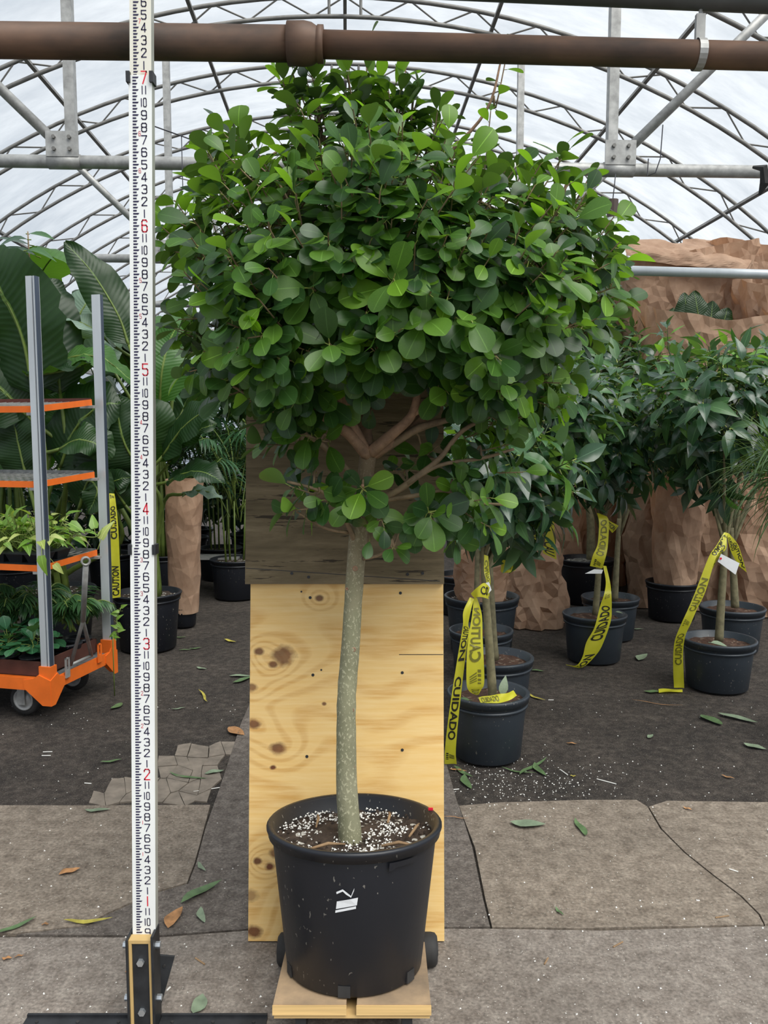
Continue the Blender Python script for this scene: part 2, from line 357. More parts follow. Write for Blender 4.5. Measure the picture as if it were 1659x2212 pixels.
def old_wood_mat():
    m, nt, b = mat('weathered_plywood'); n = tex(nt, 26, 8, .7, (.12, 1, 1), dist=.4); n2 = tex(nt, 3, 4); n3 = tex(nt, 60, 4, .7, (.06, 1, 1))
    col = ramp(nt, n.outputs[0], [(.3, (.085, .060, .034)), (.52, (.20, .148, .088)), (.72, (.33, .255, .16))])
    col = mixc(nt, math_n(nt, 'MULTIPLY', n2.outputs[0], .5), col, (.15, .13, .065))
    col = mixc(nt, math_n(nt, 'MULTIPLY', math_n(nt, 'LESS_THAN', n3.outputs[0], .38), .8), col, (.018, .012, .008))
    nt.links.new(col, b.inputs['Base Color']); b.inputs['Roughness'].default_value = .85; bump(nt, b, n3.outputs[0], .4, .006); return m
M['old_wood'] = old_wood_mat()
M['platform'] = simple('dirty_platform_ply', (.36, .25, .15), .8, 0, .45, 7, c2=(.16, .12, .085))
M['ply_edge'] = simple('plywood_edge', (.70, .47, .20), .6, 0, .35, 90, sc=(.02, .02, 1))

# ================================================================== THE PLACE: ground
def offset_poly(poly, d):
    n = len(poly); out = []
    area = sum(poly[i][0] * poly[(i + 1) % n][1] - poly[(i + 1) % n][0] * poly[i][1] for i in range(n)); sg = 1 if area > 0 else -1
    for i in range(n):
        a, p, c = Vector(poly[i - 1][:2]), Vector(poly[i][:2]), Vector(poly[(i + 1) % n][:2])
        e1, e2 = (p - a).normalized(), (c - p).normalized()
        nn = (Vector((-e1.y, e1.x)) + Vector((-e2.y, e2.x))) * sg
        if nn.length > 1e-6: nn = nn.normalized()
        out.append(p + nn * d)
    return out
mb = MB(); mb.box((-14, -9, -.10), (14, 34, -.010)); floor = mb.build('floor', M['gravel']); tag(floor, 'dark gritty soil and gravel floor under the benches', None, None, 'structure')
def slab(name, px, m, label, extra=(), top=0.0, off=.0025):
    poly = [G(*p)[:2] for p in px] + list(extra); poly = [Vector(p) for p in poly]
    poly = offset_poly(poly, off)
    area = sum(poly[i].x * poly[(i + 1) % len(poly)].y - poly[(i + 1) % len(poly)].x * poly[i].y for i in range(len(poly)))
    if area < 0: poly.reverse()
    b = MB(); b.prism(poly, -.05, top); o = b.build(name, m, floor); o['label'] = label; return o
curve = [(455, 1738), (442, 1789), (422, 1863), (405, 1907), (341, 1925), (236, 1971), (186, 1998), (34, 2017)]
slab('concrete_slab', [(-700, 1738), (200, 1739)] + curve + [(-700, 2019)], M['concrete'], 'brown worn concrete slab with rounded corner')
slab('concrete_slab', [(473, 1701)] + curve[1:] + [(341, 2020), (535, 2006), (760, 2003), (1060, 2001), (1045, 1940), (1022, 1830), (1000, 1760), (988, 1728), (966, 1650), (940, 1470), (560, 1470), (520, 1560)], M['asphalt'], 'dirty concrete strip running under the plywood board', top=-.002)
crack = [(1375, 1727), (1400, 1742), (1428, 1790), (1480, 1842), (1540, 1890), (1600, 1935), (1640, 1975), (1652, 1998)]
slab('concrete_slab', [(990, 1740), (1070, 1733), (1260, 1727)] + crack + [(1400, 2003), (1240, 2006), (1062, 2004), (1046, 1940), (1024, 1830)], M['concrete'], 'brown worn concrete slab cut by a diagonal crack', off=.003)
slab('concrete_slab', [(1440, 1729), (1660, 1732), (2400, 1736), (2400, 1985), (1658, 1996)] + crack[::-1][:-1], M['concrete'], 'corner of concrete slab beyond the diagonal crack', off=.003)
slab('concrete_slab', [(-700, 2022), (341, 2024), (535, 2009), (760, 2006), (1060, 2005), (1300, 2009), (1660, 1999), (2400, 1990)], M['concrete2'], 'grey concrete slab in the foreground', extra=[(4, -6), (-4, -6)])
# broken concrete patch
random.seed(4)
gx, gy = 9, 5; A0 = [[None] * (gy + 1) for _ in range(gx + 1)]
for i in range(gx + 1):
    for j in range(gy + 1):
        A0[i][j] = G(205 + 300 * i / gx + U(-11, 11) + (5 - j) * 6 - 15, 1604 + 130 * j / gy + U(-7, 7))
for i in range(gx):
    for j in range(gy):
        cx, cy = 205 + 300 * (i + .5) / gx, 1604 + 130 * (j + .5) / gy
        if cx < 200 + (1735 - cy) * 1.35 or cx > 495 - (cy - 1604) * .25 or random.random() < .12: continue
        q = [A0[i][j], A0[i + 1][j], A0[i + 1][j + 1], A0[i][j + 1]]; c = sum(q, Vector()) / 4
        q = [c + (v - c) * U(.93, .99) for v in q]; m2 = [(q[k] + q[(k + 1) % 4]) / 2 + (q[k] - c) * U(-.06, .06) for k in range(4)]
        poly = [Vector(p[:2]) for k in range(4) for p in (q[k], m2[k])]
        ar = sum(poly[k].x * poly[(k + 1) % 8].y - poly[(k + 1) % 8].x * poly[k].y for k in range(8))
        if ar < 0: poly.reverse()
        b = MB(); b.prism(poly, -.03, U(-.007, -.002)); b.build('concrete_fragment', M['frag'], floor)
# perlite and grit scattered on the ground
random.seed(5); b = MB()
def speck(b, p, r):
    b.add([p + Vector(o) * r for o in ((1, 0, 0), (-.5, .8, 0), (-.5, -.8, 0), (U(-.3, .3), U(-.3, .3), .9))], [(0, 1, 3), (1, 2, 3), (2, 0, 3)])
for i in range(900):
    z = random.random()
    if z < .45: px, py = random.gauss(1130, 110), random.gauss(1690, 28)
    elif z < .7: px, py = U(-50, 1700), U(1500, 1740)
    else: px, py = U(-50, 1700), U(1740, 2230)
    if 530 < px < 965 and py < 2060: continue
    p = G(px, py, -.009 if py < 1735 else 0.0); speck(b, p, U(.0012, .0042))
tag(b.build('perlite_crumbs', M['perlite'], floor), 'white perlite crumbs scattered on the ground', None, None, 'stuff')

# ================================================================== THE PLACE: greenhouse
GA = math.atan(80 / F_PX)
AX, LA = Vector((-math.sin(GA), math.cos(GA), 0)), Vector((math.cos(GA), math.sin(GA), 0))
def GH(u, v, z): return LA * u + AX * v + Vector((0, 0, z))
RID, RAD, BD = 5.76, 8.2, .19
def az(u, r=RAD): return RID - RAD + math.sqrt(max(0, r * r - u * u))
BAY, V1 = 3.05, 5.72; BOWS = [V1 + BAY / 2 * k for k in range(-8, 15)]
UMAX = 6.25
# film
b = MB(); nu = 40; nv = 6
vs_list = []
for k in range(len(BOWS) - 1):
    for j in range(nv + (1 if k == len(BOWS) - 2 else 0)):
        t = j / nv; v = BOWS[k] + t * BAY / 2
        row = []
        for i in range(nu + 1):
            u = -UMAX + 2 * UMAX * i / nu; bulge = math.sin(math.pi * t) ** .7 * .075 * (1 + .35 * noise.noise(Vector((u * .7, v * 1.3, 3))))
            n = Vector((u, 0, math.sqrt(RAD ** 2 - u * u))).normalized(); rr = RAD + .03 - bulge
            row.append(GH(n.x * rr, v, RID - RAD + n.z * rr))
        vs_list.append(row)
fl = [p for r in vs_list for p in r]; W = nu + 1
b.add(fl, [(a * W + i, a * W + i + 1, (a + 1) * W + i + 1, (a + 1) * W + i) for a in range(len(vs_list) - 1) for i in range(nu)])
tag(b.build('ceiling', M['film'], None, True), 'milky polythene film billowing over the curved bows', None, None, 'structure')
GZ = az(UMAX)
for sx_, nm in ((-1, 'wall_left'), (1, 'wall_right')):
    b = MB(); rows = 24
    vs = []
    for k in range(rows + 1):
        v = BOWS[0] + (BOWS[-1] - BOWS[0]) * k / rows
        for z in (-.01, GZ * .5, GZ + .03): vs.append(GH(sx_ * UMAX, v, z))
    b.add(vs, [(k * 3 + j, k * 3 + j + 1, k * 3 + j + 4, k * 3 + j + 3) for k in range(rows) for j in range(2)])
    tag(b.build(nm, M['film']), 'milky polythene side wall of the greenhouse', None, None, 'structure')
for v, nm in ((BOWS[-1], 'wall_back'), (BOWS[0], 'wall_front')):
    b = MB(); us = [-UMAX + 2 * UMAX * i / 24 for i in range(25)]
    b.add([GH(u, v, -.01) for u in us] + [GH(u, v, az(u) + .02) for u in us], [(i, i + 1, 26 + i, 25 + i) for i in range(24)])
    tag(b.build(nm, M['film']), 'milky polythene gable end of the greenhouse', None, None, 'structure')
# bows: each a truss of two curved chords and zigzag webs
def bow(v, label):
    o = thing('roof_bow', GH(0, v, az(0)), label, 'roof truss', 'curved roof bows')
    us = [-UMAX + 2 * UMAX * i / 44 for i in range(45)]
    for r, nm in ((RAD, 'upper_chord'), (RAD - BD, 'lower_chord')):
        b = MB(); b.tube([GH(u * r / RAD, v, RID - RAD + math.sqrt(max(0, r * r - (u * r / RAD) ** 2))) for u in us], .021, 6); b.build(nm, M['bow'], o, True)
    n = 38
    for i in range(n):
        a0, a1 = (-UMAX + 2 * UMAX * i / n), (-UMAX + 2 * UMAX * (i + 1) / n)
        r0, r1 = (RAD, RAD - BD) if i % 2 else (RAD - BD, RAD)
        p, q = (GH(a * r / RAD, v, RID - RAD + math.sqrt(r * r - (a * r / RAD) ** 2)) for a, r in ((a0, r0), (a1, r1)))
        b = MB(); b.tube([p, q], .0095, 4, cap=False); b.build('web_bar', M['bow'], o)
    for u in (-.16, .16):
        b = MB(); b.tube([GH(u, v, az(u)), GH(u, v, az(u) - BD)], .016, 5); b.build('spacer', M['bow'], o)
for k, v in enumerate(BOWS):
    bow(v, 'dark curved lattice bow with zigzag webs under the roof film')
for u in (-4.75, -3.13, -1.51, 0, 1.51, 3.13, 4.75):
    b = MB(); zc = az(u, RAD - BD * .5) if u else az(0) - BD * .5
    ti = math.asin(u / RAD); up = Vector((math.sin(ti), 0, math.cos(ti)))
    up = LA * up.x + Vector((0, 0, up.z))
    b.bar(GH(u, BOWS[0] + .05, zc), GH(u, BOWS[-1] - .05, zc), .035, .06, up)
    lab = 'steel ridge purlin along the peak of the greenhouse' if u == 0 else 'grey steel purlin running lengthwise through the bows'
    tag(b.build('purlin', M['bow']), lab, 'purlin', None if u == 0 else 'lengthwise roof purlins')
# cross trusses: chord, posts, knee braces, gussets
CH = 3.165; PU = 1.80
def cross(v, label):
    o = thing('cross_truss', GH(0, v, CH), label, 'truss', None)
    b = MB(); b.tube([GH(-UMAX + .09, v, CH), GH(UMAX - .09, v, CH)], .042, 14); b.build('chord', M['galv'], o, True)
    for s in (-1, 1):
        u = s * PU
        b = MB(); zt = az(u, RAD - BD); b.bar(GH(u, v, CH + .12), GH(u, v, zt), .065, .065, AX); b.build('post', M['galv'], o)
        u2 = s * 3.45; zt = az(u2, RAD - BD)
        b = MB(); b.tube([GH(u + s * .11, v, CH + .13), GH(u2, v, zt)], .034, 10); b.build('knee_brace', M['galv'], o, True)
        g = MB(); g.box((-.105, -.006, .02), (.105, .006, .18), Matrix.Translation(GH(u + s * .05, v - .042, CH)) @ Matrix.Rotation(GA, 4, 'Z'))
        gp = g.build('gusset_plate', M['galv'], o)
        c = MB(); c.tube([GH(u - .105 + s * .05, v, CH), GH(u + .105 + s * .05, v, CH)], .048, 14); c.build('clamp_sleeve', M['galv'], o, True)
        for du, dz in ((0, .065), (.10 * s, .065), (0, .14), (.10 * s, .14)):
            c = MB(); p = GH(u + du, v - .046, CH + dz); c.tube([p, p - AX * .02], .013, 6); c.build('bolt', M['bow'], gp)
for k in (-1, 0, 1, 2, 3):
    cross(V1 + BAY * k, ['galvanised cross truss over the aisle behind the tall black-potted tree', 'galvanised cross truss, the first beyond the brown pipe', 'galvanised cross truss, the second beyond the brown pipe',
                         'galvanised cross truss, the third beyond the brown pipe', 'galvanised cross truss, the fourth beyond the brown pipe'][k + 1])
# gutters
for s in (-1, 1):
    b = MB(); b.bar(GH(s * UMAX, BOWS[0], GZ), GH(s * UMAX, BOWS[-1], GZ), .14, .12)
    tag(b.build('trim_%d' % (1 if s < 0 else 2), M['galv']), 'galvanised gutter beam along the eave', None, None, 'structure')
    for v in BOWS[::2]:
        b = MB(); b.bar(GH(s * (UMAX - .05), v, 0), GH(s * (UMAX - .05), v, GZ), .07, .07, AX)
        tag(b.build('side_post', M['galv']), 'galvanised steel post at the side wall of the greenhouse', 'post', 'side wall posts')
# brown heating pipe over the tree, its coupling and hanger
PD = 1.93
hp = thing('heating_pipe', P(660, 96, PD), 'rusty brown heating pipe with bell coupling crossing above the tree', 'pipe')
pl, pc, pr = P(0, 87, PD), P(662, 95, PD), P(1659, 122, PD)
dr = (pr - pc).normalized(); dl = (pl - pc).normalized()
b = MB(); b.tube([pc, pc + dl * 4], .0375, 20); b.build('pipe_run', M['rust'], hp, True)
b = MB(); b.tube([pc, pc + dr * 4], .0295, 20); b.build('pipe_run', M['rust'], hp, True)
b = MB(); q = [(-.042, .037), (-.042, .045), (-.005, .046), (.012, .043), (.022, .037), (.024, .0365), (.025, .039), (.038, .039), (.038, .029)]
b.tube([pc + dr * s for s, r in q], [r for s, r in q], 22); b.build('coupling', M['rust'], hp, True)
hpos = P(1510, 118, PD)
hg = thing('pipe_hanger', hpos, 'galvanised strap hanger and rod holding the brown pipe', 'hanger')
b = MB(); b.tube([hpos + dr * -.009, hpos + dr * .009], .0335, 20, cap=False); b.build('strap', M['galv'], hg)
b = MB(); b.box((-.010, -.006, .028), (.010, .006, .085), Matrix.Translation(hpos)); b.build('clevis', M['galv'], hg)
tp = P(1560, -20, 2.05)
b = MB(); b.tube([hpos + Vector((0, 0, .08)), hpos + Vector((0, 0, .30))], .004, 6); b.build('rod', M['galv'], hg)
gp0, gp1 = P(700, -46, PD), P(1659, -4, PD); gd = (gp1 - gp0).normalized()
b = MB(); b.tube([gp0 - gd * 2, gp1 + gd * 2], .031, 20)
tag(b.build('overhead_pipe', M['dark_pipe'], None, True), 'dark grey pipe running above the brown pipe', 'pipe')
# hanging wires, bulb, strap
cw = GH(PU + .28, V1 - .03, CH)
b = MB(); b.tube([cw + Vector((.05, -.02, .28)), cw + Vector((.03, -.05, .05)), cw + Vector((.0, -.05, -.04)), cw + Vector((-.05, -.04, -.06)), cw + Vector((-.04, -.02, .06))], .004, 5)
tag(b.build('wire_loop', M['wire']), 'loop of dark wire round the truss chord beside its gusset', 'wire')
bp = P(1323, 452, 5.6)
t = thing('light_bulb', bp, 'white light bulb in brown socket hanging from truss', 'light bulb')
b = MB(); b.tube([bp + Vector((0, 0, .06)), bp + Vector((0, 0, -.055))], .038, 12); b.build('socket', M['socket'], t)
b = MB(); b.lathe([(.036, -.05), (.038, -.12), (.045, -.16), (.075, -.23), (.095, -.29), (.098, -.34), (.08, -.40), (.045, -.435), (.001, -.445)], Matrix.Translation(bp), 20); b.build('glass', M['opal'], t, True)
b = MB(); top = GH(PU, V1 - .04, CH) + Vector((.02, 0, -.04)); b.tube([bp + Vector((0, 0, .05)), bp + Vector((.01, 0, .16)), top], .004, 5); b.build('flex', M['wire'], t)
sp_ = P(1642, 378, 5.68)
b = MB(); b.tube([sp_ + Vector((-.05, 0, .05)), sp_ + Vector((0, -.05, .03)), sp_ + Vector((.02, -.03, -.06)), sp_ + Vector((0, 0, -.13))], [.01, .03, .035, .008], 6)
tag(b.build('black_strap', M['rubber']), 'knotted black rubber strap on the galvanised truss chord', 'strap')
b = MB(); b.tube([P(325, 270, 5.0), P(395, 295, 5.2), P(440, 312, 5.4)], .004, 5); b.tube([P(392, 292, 5.2), P(395, 405, 5.2)], .003, 5)
tag(b.build('support_wire', M['wire']), 'thin slack wire with a hanging end beside the measuring staff', 'wire')
# low pipe on the right in front of the paper sleeves
a_, c_ = P(1270, 582, 6.1), P(1700, 594, 6.1); dd = (c_ - a_).normalized()
b = MB(); b.tube([a_ - dd * .1, c_ + dd * 2.4], .034, 14); tag(b.build('water_pipe', M['galv_bright'], None, True), 'pale grey pipe crossing in front of the brown paper sleeves', 'pipe')

# ================================================================== foliage tools
def leaf_mesh(name, prof, fold, droop, mats, n=6, pet=.22, twist=0):
    """unit leaf: base at origin, tip along +Y, upper face +Z"""
    b = MB(); vs = []; uv = []; w = 3
    for i in range(n + 1):
        t = i / n; t = 1 - (1 - t) ** 1.25; hw = prof(t); z = -droop * t * t; y = t * (1 - .12 * droop)
        ex = hw * fold
        vs += [(-hw, y, z + ex), (0, y, z), (hw, y, z + ex)]; uv += [(0, t), (.5, t), (1, t)]
    fs = []
    for i in range(n):
        a = i * 3; fs += [(a, a + 1, a + 4, a + 3), (a + 1, a + 2, a + 5, a + 4)]
    b.add(vs, fs, 0)
    if pet:
        k = .018; b.add([(-k, 0.02, 0), (k, 0.02, 0), (0, .02, -k * 1.6), (-k, -pet, .02), (k, -pet, .02), (0, -pet, -k)], [(0, 1, 4, 3), (1, 2, 5, 4), (2, 0, 3, 5)], 1)
        uv += [(.2, .5)] * 6
    b.uv = uv
    return b.mesh(name, mats, True)
_OB = ([0, .06, .14, .32, .5, .66, .80, .90, .96, 1.0], [.03, .16, .36, .70, .93, 1.0, .93, .73, .48, .14])
def prof_obovate(w): return lambda t: w * float(np.interp(t, *_OB))
def prof_lance(w): return lambda t: w * math.sin(math.pi * t ** .85) ** .95 * (1 - .25 * t) if 0 < t < 1 else .004
def prof_heart(w): return lambda t: w * (1 - t) ** .75 * min(1, (t + .06) * 5) ** .5 if t < 1 else .004
def prof_blade(w): return lambda t: w * (1 - t ** 2.2) * min(1, t * 6 + .4) if t < 1 else .0005
LM = {}
def family(key, fn, ws, folds, droops, mats, pet, n=6):
    """list of variants per material"""
    out = []
    for m in mats:
        out.append([leaf_mesh('leaf_' + key, fn(w), fo, dr_, [m, M['petiole']], n, pet) for w, fo, dr_ in zip(ws, folds, droops)])
    LM[key] = out
family('obovate', prof_obovate, (.33, .36, .30, .37), (.12, .2, .3, .08), (.10, .22, .05, .30), (M['leaf_dark'], M['leaf_mid'], M['leaf_young_backlit']), .2, 8)
family('lance', prof_lance, (.23, .26, .21, .24), (.25, .35, .15, .3), (.25, .45, .12, .6), (M['fl_dark'], M['fl_mid'], M['fl_young']), .12)
family('palm', prof_lance, (.075, .085), (.25, .3), (.3, .6), (M['palm'],), 0, 4)
family('heart', prof_heart, (.36, .32), (.3, .2), (.35, .55), (M['pothos'], M['pothos_var']), .5, 5)
family('round', prof_obovate, (.44, .48), (.12, .2), (.2, .35), (M['peperomia'],), .6, 5)
family('strap', prof_blade, (.03, .035), (.3, .4), (.18, .45), (M['snake'],), 0, 5)
family('fine', prof_lance, (.10, .12), (.2, .25), (.3, .55), (M['fern'],), 0, 3)
_np = {}
def np_mesh(me):
    if me.name not in _np:
        v = np.empty(len(me.vertices) * 3, np.float32); me.vertices.foreach_get('co', v)
        ui = np.empty(len(me.loops) * 2, np.float32); me.uv_layers[0].data.foreach_get('uv', ui)
        _np[me.name] = (v.reshape(-1, 3), [tuple(p.vertices) for p in me.polygons], [p.material_index for p in me.polygons], ui)
    return _np[me.name]
def basis(p, d, n, L):
    d = d.normalized(); x = d.cross(n)
    if x.length < 1e-4: x = d.cross(Vector((.3, .5, 1)))
    x.normalize(); z = x.cross(d).normalized()
    Mx = Matrix((x * L, d * L, z * L)).transposed().to_4x4(); Mx.translation = p; return Mx
def finalize(leaves, parent, n_ind, key, name='leaf'):
    """leaves: (matrix, material index, variant). The largest in view become parts of their own, the rest one joined part."""
    if not leaves: return
    Q = 5; gw, gh = W_PX // Q + 2, H_PX // Q + 2; zb = np.full((gh, gw), 1e9, np.float32); ib = np.full((gh, gw), -1, np.int32)
    for i, (Mx, mi, va) in enumerate(leaves):
        c = Mx @ Vector((0, .5, 0)); x, y, d = proj(c)
        if d < .3: continue
        L = Mx.col[1].to_3d().length; nrm = Mx.col[2].to_3d().normalized(); face = abs(nrm.dot((c - cam.location).normalized()))
        r = L * F_PX / d * .42 / Q; ry = max(.8, r * (.35 + .5 * face))
        x0, x1, y0, y1 = int(x / Q - r), int(x / Q + r), int(y / Q - ry), int(y / Q + ry)
        x0, x1, y0, y1 = max(0, x0), min(gw - 1, x1), max(0, y0), min(gh - 1, y1)
        if x1 < x0 or y1 < y0: continue
        s = zb[y0:y1 + 1, x0:x1 + 1]; mk = s > d; s[mk] = d; ib[y0:y1 + 1, x0:x1 + 1][mk] = i
    cnt = np.bincount(ib[ib >= 0], minlength=len(leaves)) if (ib >= 0).any() else np.zeros(len(leaves), int)
    order = np.argsort(-cnt); ind = set(int(k) for k in order[:n_ind] if cnt[k] > 3)
    fam = LM[key]; V = []; Fc = []; MI = []; UVs = []; off = 0
    for i, (Mx, mi, va) in enumerate(leaves):
        me = fam[mi][va % len(fam[mi])]
        if i in ind:
            o = bpy.data.objects.new(name, me); COL.objects.link(o); o.parent = parent
            pi = Matrix.Translation(-Vector(parent.location)) if parent.type == 'EMPTY' else Matrix.Identity(4)
            o.matrix_basis = pi @ Mx
        else:
            v, f, mm, uv = np_mesh(me); A = np.array(Mx, np.float32)
            V.append(v @ A[:3, :3].T + A[:3, 3]); Fc += [tuple(k + off for k in q) for q in f]; MI += [mi * 2 + k for k in mm]; UVs.append(uv); off += len(v)
    if off:
        me = bpy.data.meshes.new(name + '_mass'); me.from_pydata(np.concatenate(V).tolist(), [], Fc)
        for m in fam: me.materials.append(m[0].materials[0]); me.materials.append(m[0].materials[1])
        me.polygons.foreach_set('material_index', MI); me.polygons.foreach_set('use_smooth', [True] * len(Fc))
        l = me.uv_layers.new(name='UVMap'); l.data.foreach_set('uv', np.concatenate(UVs)); me.update()
        o = bpy.data.objects.new(name + '_mass', me); COL.objects.link(o); attach(o, parent); o['kind'] = 'stuff'
    return
def perp(d):
    a = d.cross(Vector((0, 0, 1)))
    if a.length < .05: a = d.cross(Vector((1, 0, 0)))
    return a.normalized()
def shoot(leaves, tip, axis, n, length, L, tones, spread=(50, 78), droop=.25, nv=4, upb=.35, taper=.35):
    """leaves spiralling along the last stretch of a twig that ends at tip"""
    axis = axis.normalized(); a = perp(axis); b = axis.cross(a); ph = U(0, 6.28)
    for k in range(n):
        t = k / max(1, n - 1)                       # 0 at tip
        p = tip - axis * (length * t + .004)
        an = ph + k * 2.4; rad = a * math.cos(an) + b * math.sin(an)
        sp = R(spread[0] + (spread[1] - spread[0]) * t + U(-10, 10)); 
        if k == 0: sp *= .45
        d = axis * math.cos(sp) + rad * math.sin(sp) + Vector((0, 0, -droop * U(.3, 1.2)))
        nrm = axis * .9 + Vector((0, 0, upb)) - rad * .15 + Vector((U(-.25, .25), U(-.25, .25), U(-.25, .25)))
        l = L * U(.78, 1.15) * (1 - taper * (1 - t) * U(.4, 1))
        z = random.random(); mi = 0
        py = tones[1] * (1.8 if t < .2 else .75); pm = tones[0]
        mi = 2 if z < py else (1 if z < py + pm else 0)
        leaves.append((basis(p + d.normalized() * l * .2, d, nrm, l), mi, random.randrange(nv)))

# ================================================================== hand truck, boards, main tree
T7 = R(7.0)
base_c = Vector((P(766, 2090, 1.93).x, 1.915, .090))
up7, fw7 = Vector((0, math.sin(T7), math.cos(T7))), Vector((0, -math.cos(T7), math.sin(T7)))
MT = Matrix((Vector((1, 0, 0)), -fw7, up7)).transposed().to_4x4(); MT.translation = base_c     # tilted pot frame
ht = thing('hand_truck', G(766, 2150), 'tilted hand truck with plywood deck and black rubber wheels under the pot', 'hand truck')
x0, x1 = -.176, .178
for k, (lo, hi) in enumerate(((x0, -.012), (.012, x1))):
    b = MB(); b.box((lo, -.183, -.026), (hi, .20, -.001), MT); b.build('deck_board', [M['platform'], M['ply_edge']], ht)
    c = MB(); c.box((lo - .001, -.186, -.024), (hi + .001, -.1825, -.003), MT)
    c.build('board_edge', M['ply_edge'], ht)
b = MB(); b.box((x0 + .002, -.180, -.034), (x1 - .002, .20, -.027), MT); b.build('under_board', M['ply_edge'], ht)
for x in (-.115, .125):
    b = MB(); b.box((x - .012, -.17, -.075), (x + .012, .22, -.035), MT); b.build('runner', M['black_steel'], ht)
for s in (-1, 1):
    wx = base_c.x + (s * .180 if s < 0 else .188); wy = 2.035
    b = MB(); q = [(.014, -.024), (.032, -.024), (.040, -.018), (.042, -.008), (.042, .008), (.040, .018), (.032, .024), (.014, .024), (.014, -.024)]
    b.lathe(q, Matrix.Translation((wx, wy, .042)) @ Matrix.Rotation(R(90), 4, 'Y'), 28); w_ = b.build('wheel', M['rubber'], ht, True)
    c = MB(); c.tube([(wx - .026, wy, .042), (wx + .026, wy, .042)], .016, 12); c.build('hub', M['black_steel'], w_)
b = MB(); b.tube([(base_c.x - .2, 2.035, .042), (base_c.x + .2, 2.035, .042)], .010, 8); b.build('axle', M['black_steel'], ht)

# light plywood board, leaning back
T8 = R(7.9)
BDY = 2.128
bl = P(536, 2033, BDY); br = P(960, 2022, BDY); BW = br.x - bl.x
tl_z = P(543, 1258, 2.262).z; BH = (tl_z - bl.z) / math.cos(T8)
MBD = Matrix((Vector((1, 0, 0)), Vector((0, math.cos(T8), -math.sin(T8))), Vector((0, math.sin(T8), math.cos(T8))))).transposed().to_4x4(); MBD.translation = Vector((bl.x, BDY, bl.z))
def board(name, w0, w1, h0, h1, y0, thick, m, label):
    b = MB(); b.box((w0, y0, h0), (w1, y0 + thick, h1)); o = b.build(name, m)
    o.matrix_world = MBD; return tag(o, label, 'board')
ply = board('plywood_board', 0, BW, 0, BH, .0, .018, M['ply'], 'light knotty plywood board standing behind the black pot')
def on_board(px, py):
    """board coordinates of the point seen at a pixel"""
    r = ray(px, py); n = MBD.col[1].to_3d(); o = MBD.translation; t = (o - Vector((0, 0, EYE))).dot(n) / r.dot(n)
    q = MBD.inverted() @ (Vector((0, 0, EYE)) + r * t); return q.x, q.z
for px, py in ((670, 1291), (865, 1281), (676, 1458), (869, 1453), (663, 1634), (869, 1620), (651, 1278), (694, 1447)):
    bx, bz = on_board(px, py); b = MB(); b.tube([(bx, -.0015, bz), (bx, .004, bz)], .0042 if px not in (651, 694) else .0026, 10)
    o = b.build('screw_head', M['black_steel']); o.parent = ply
bx0, bz0 = on_board(862, 1414); b = MB(); b.box((bx0, -.0006, bz0 - .0009), (BW - .001, .002, bz0 + .0009)); o = b.build('saw_cut', M['black_steel']); o.parent = ply
old = board('weathered_board', -.012, BW + .001, BH - .004, BH + .57, -.0195, .019, M['old_wood'], 'dark weathered plywood board above the light plywood')
for px, py in ((632, 1238), (668, 1246), (880, 1240), (912, 1238), (880, 1192)):
    bx, bz = on_board(px, py); b = MB(); b.tube([(bx, -.0215, bz), (bx, -.015, bz)], .0042, 10); o = b.build('screw_hole', M['black_steel']); o.parent = old
b = MB(); b.bar((-.010, -.0199, BH + .040), (BW * .98, -.0199, BH + .004), .001, .0016, (0, 0, 1)); o = b.build('split', M['black_steel']); o.parent = old

# ---------------------------------------------------------------- generic pots
def pot(parent, Mx, r_top, r_bot, h, m, soil_m, lip=.012, lip_h=.03, soil_d=.035, holes=6, band=True, bumpy=.006):
    th = .004
    b = MB(); b.lathe([(r_bot * .3, .004), (r_bot - .006, 0), (r_bot, .006), (r_bot + (r_top - r_bot) * .88, h * .88), (r_top - .002, h - .004), (r_top - th - .002, h - .004),
                       (r_top - th - (r_top - r_bot) * .3, h * .7), (r_bot * .5, h * .6)], Mx, 56)
    body = b.build('pot', m, parent, True)
    b = MB(); pr = [(r_top - .005, h - lip_h), (r_top + lip * .55, h - lip_h), (r_top + lip * .75, h - lip_h * .45), (r_top + lip, h - lip_h * .35), (r_top + lip, h - .004), (r_top + lip * .7, h), (r_top - .002, h), (r_top - .006, h - .006)]
    b.lathe(pr, Mx, 56); b.build('rim', m, body, True)
    if band:
        b = MB(); b.lathe([(r_top - .006, h - lip_h - .022), (r_top + .004, h - lip_h - .020), (r_top + .004, h - lip_h - .012), (r_top - .004, h - lip_h - .008)], Mx, 56); b.build('band', m, body, True)
    if holes:
        for k in range(holes):
            an = k * 2 * math.pi / holes + .42
            rr = r_bot + .001; Q = Mx @ Matrix.Rotation(an, 4, 'Z') @ Matrix.Translation((rr, 0, .004))
            b = MB(); b.box((-.004, -.014, .0), (.0022, .014, .026), Q); b.build('drain_hole', M['rubber'], body)
    rs = r_top - th - .004; b = MB(); nr, na = 7, 40; vs = []
    for i in range(nr + 1):
        for k in range(na):
            r = rs * i / nr; an = 2 * math.pi * k / na
            z = h - soil_d + bumpy * 2 * noise.noise(Vector((r * math.cos(an) * 30, r * math.sin(an) * 30, h * 7 + r_top * 50))) + .006 * (1 - i / nr)
            vs.append(Mx @ Vector((r * math.cos(an), r * math.sin(an), z)))
    b.add(vs, [(i * na + k, i * na + (k + 1) % na, (i + 1) * na + (k + 1) % na, (i + 1) * na + k) for i in range(nr) for k in range(na)])
    return body, b.build('soil', soil_m, parent, True)

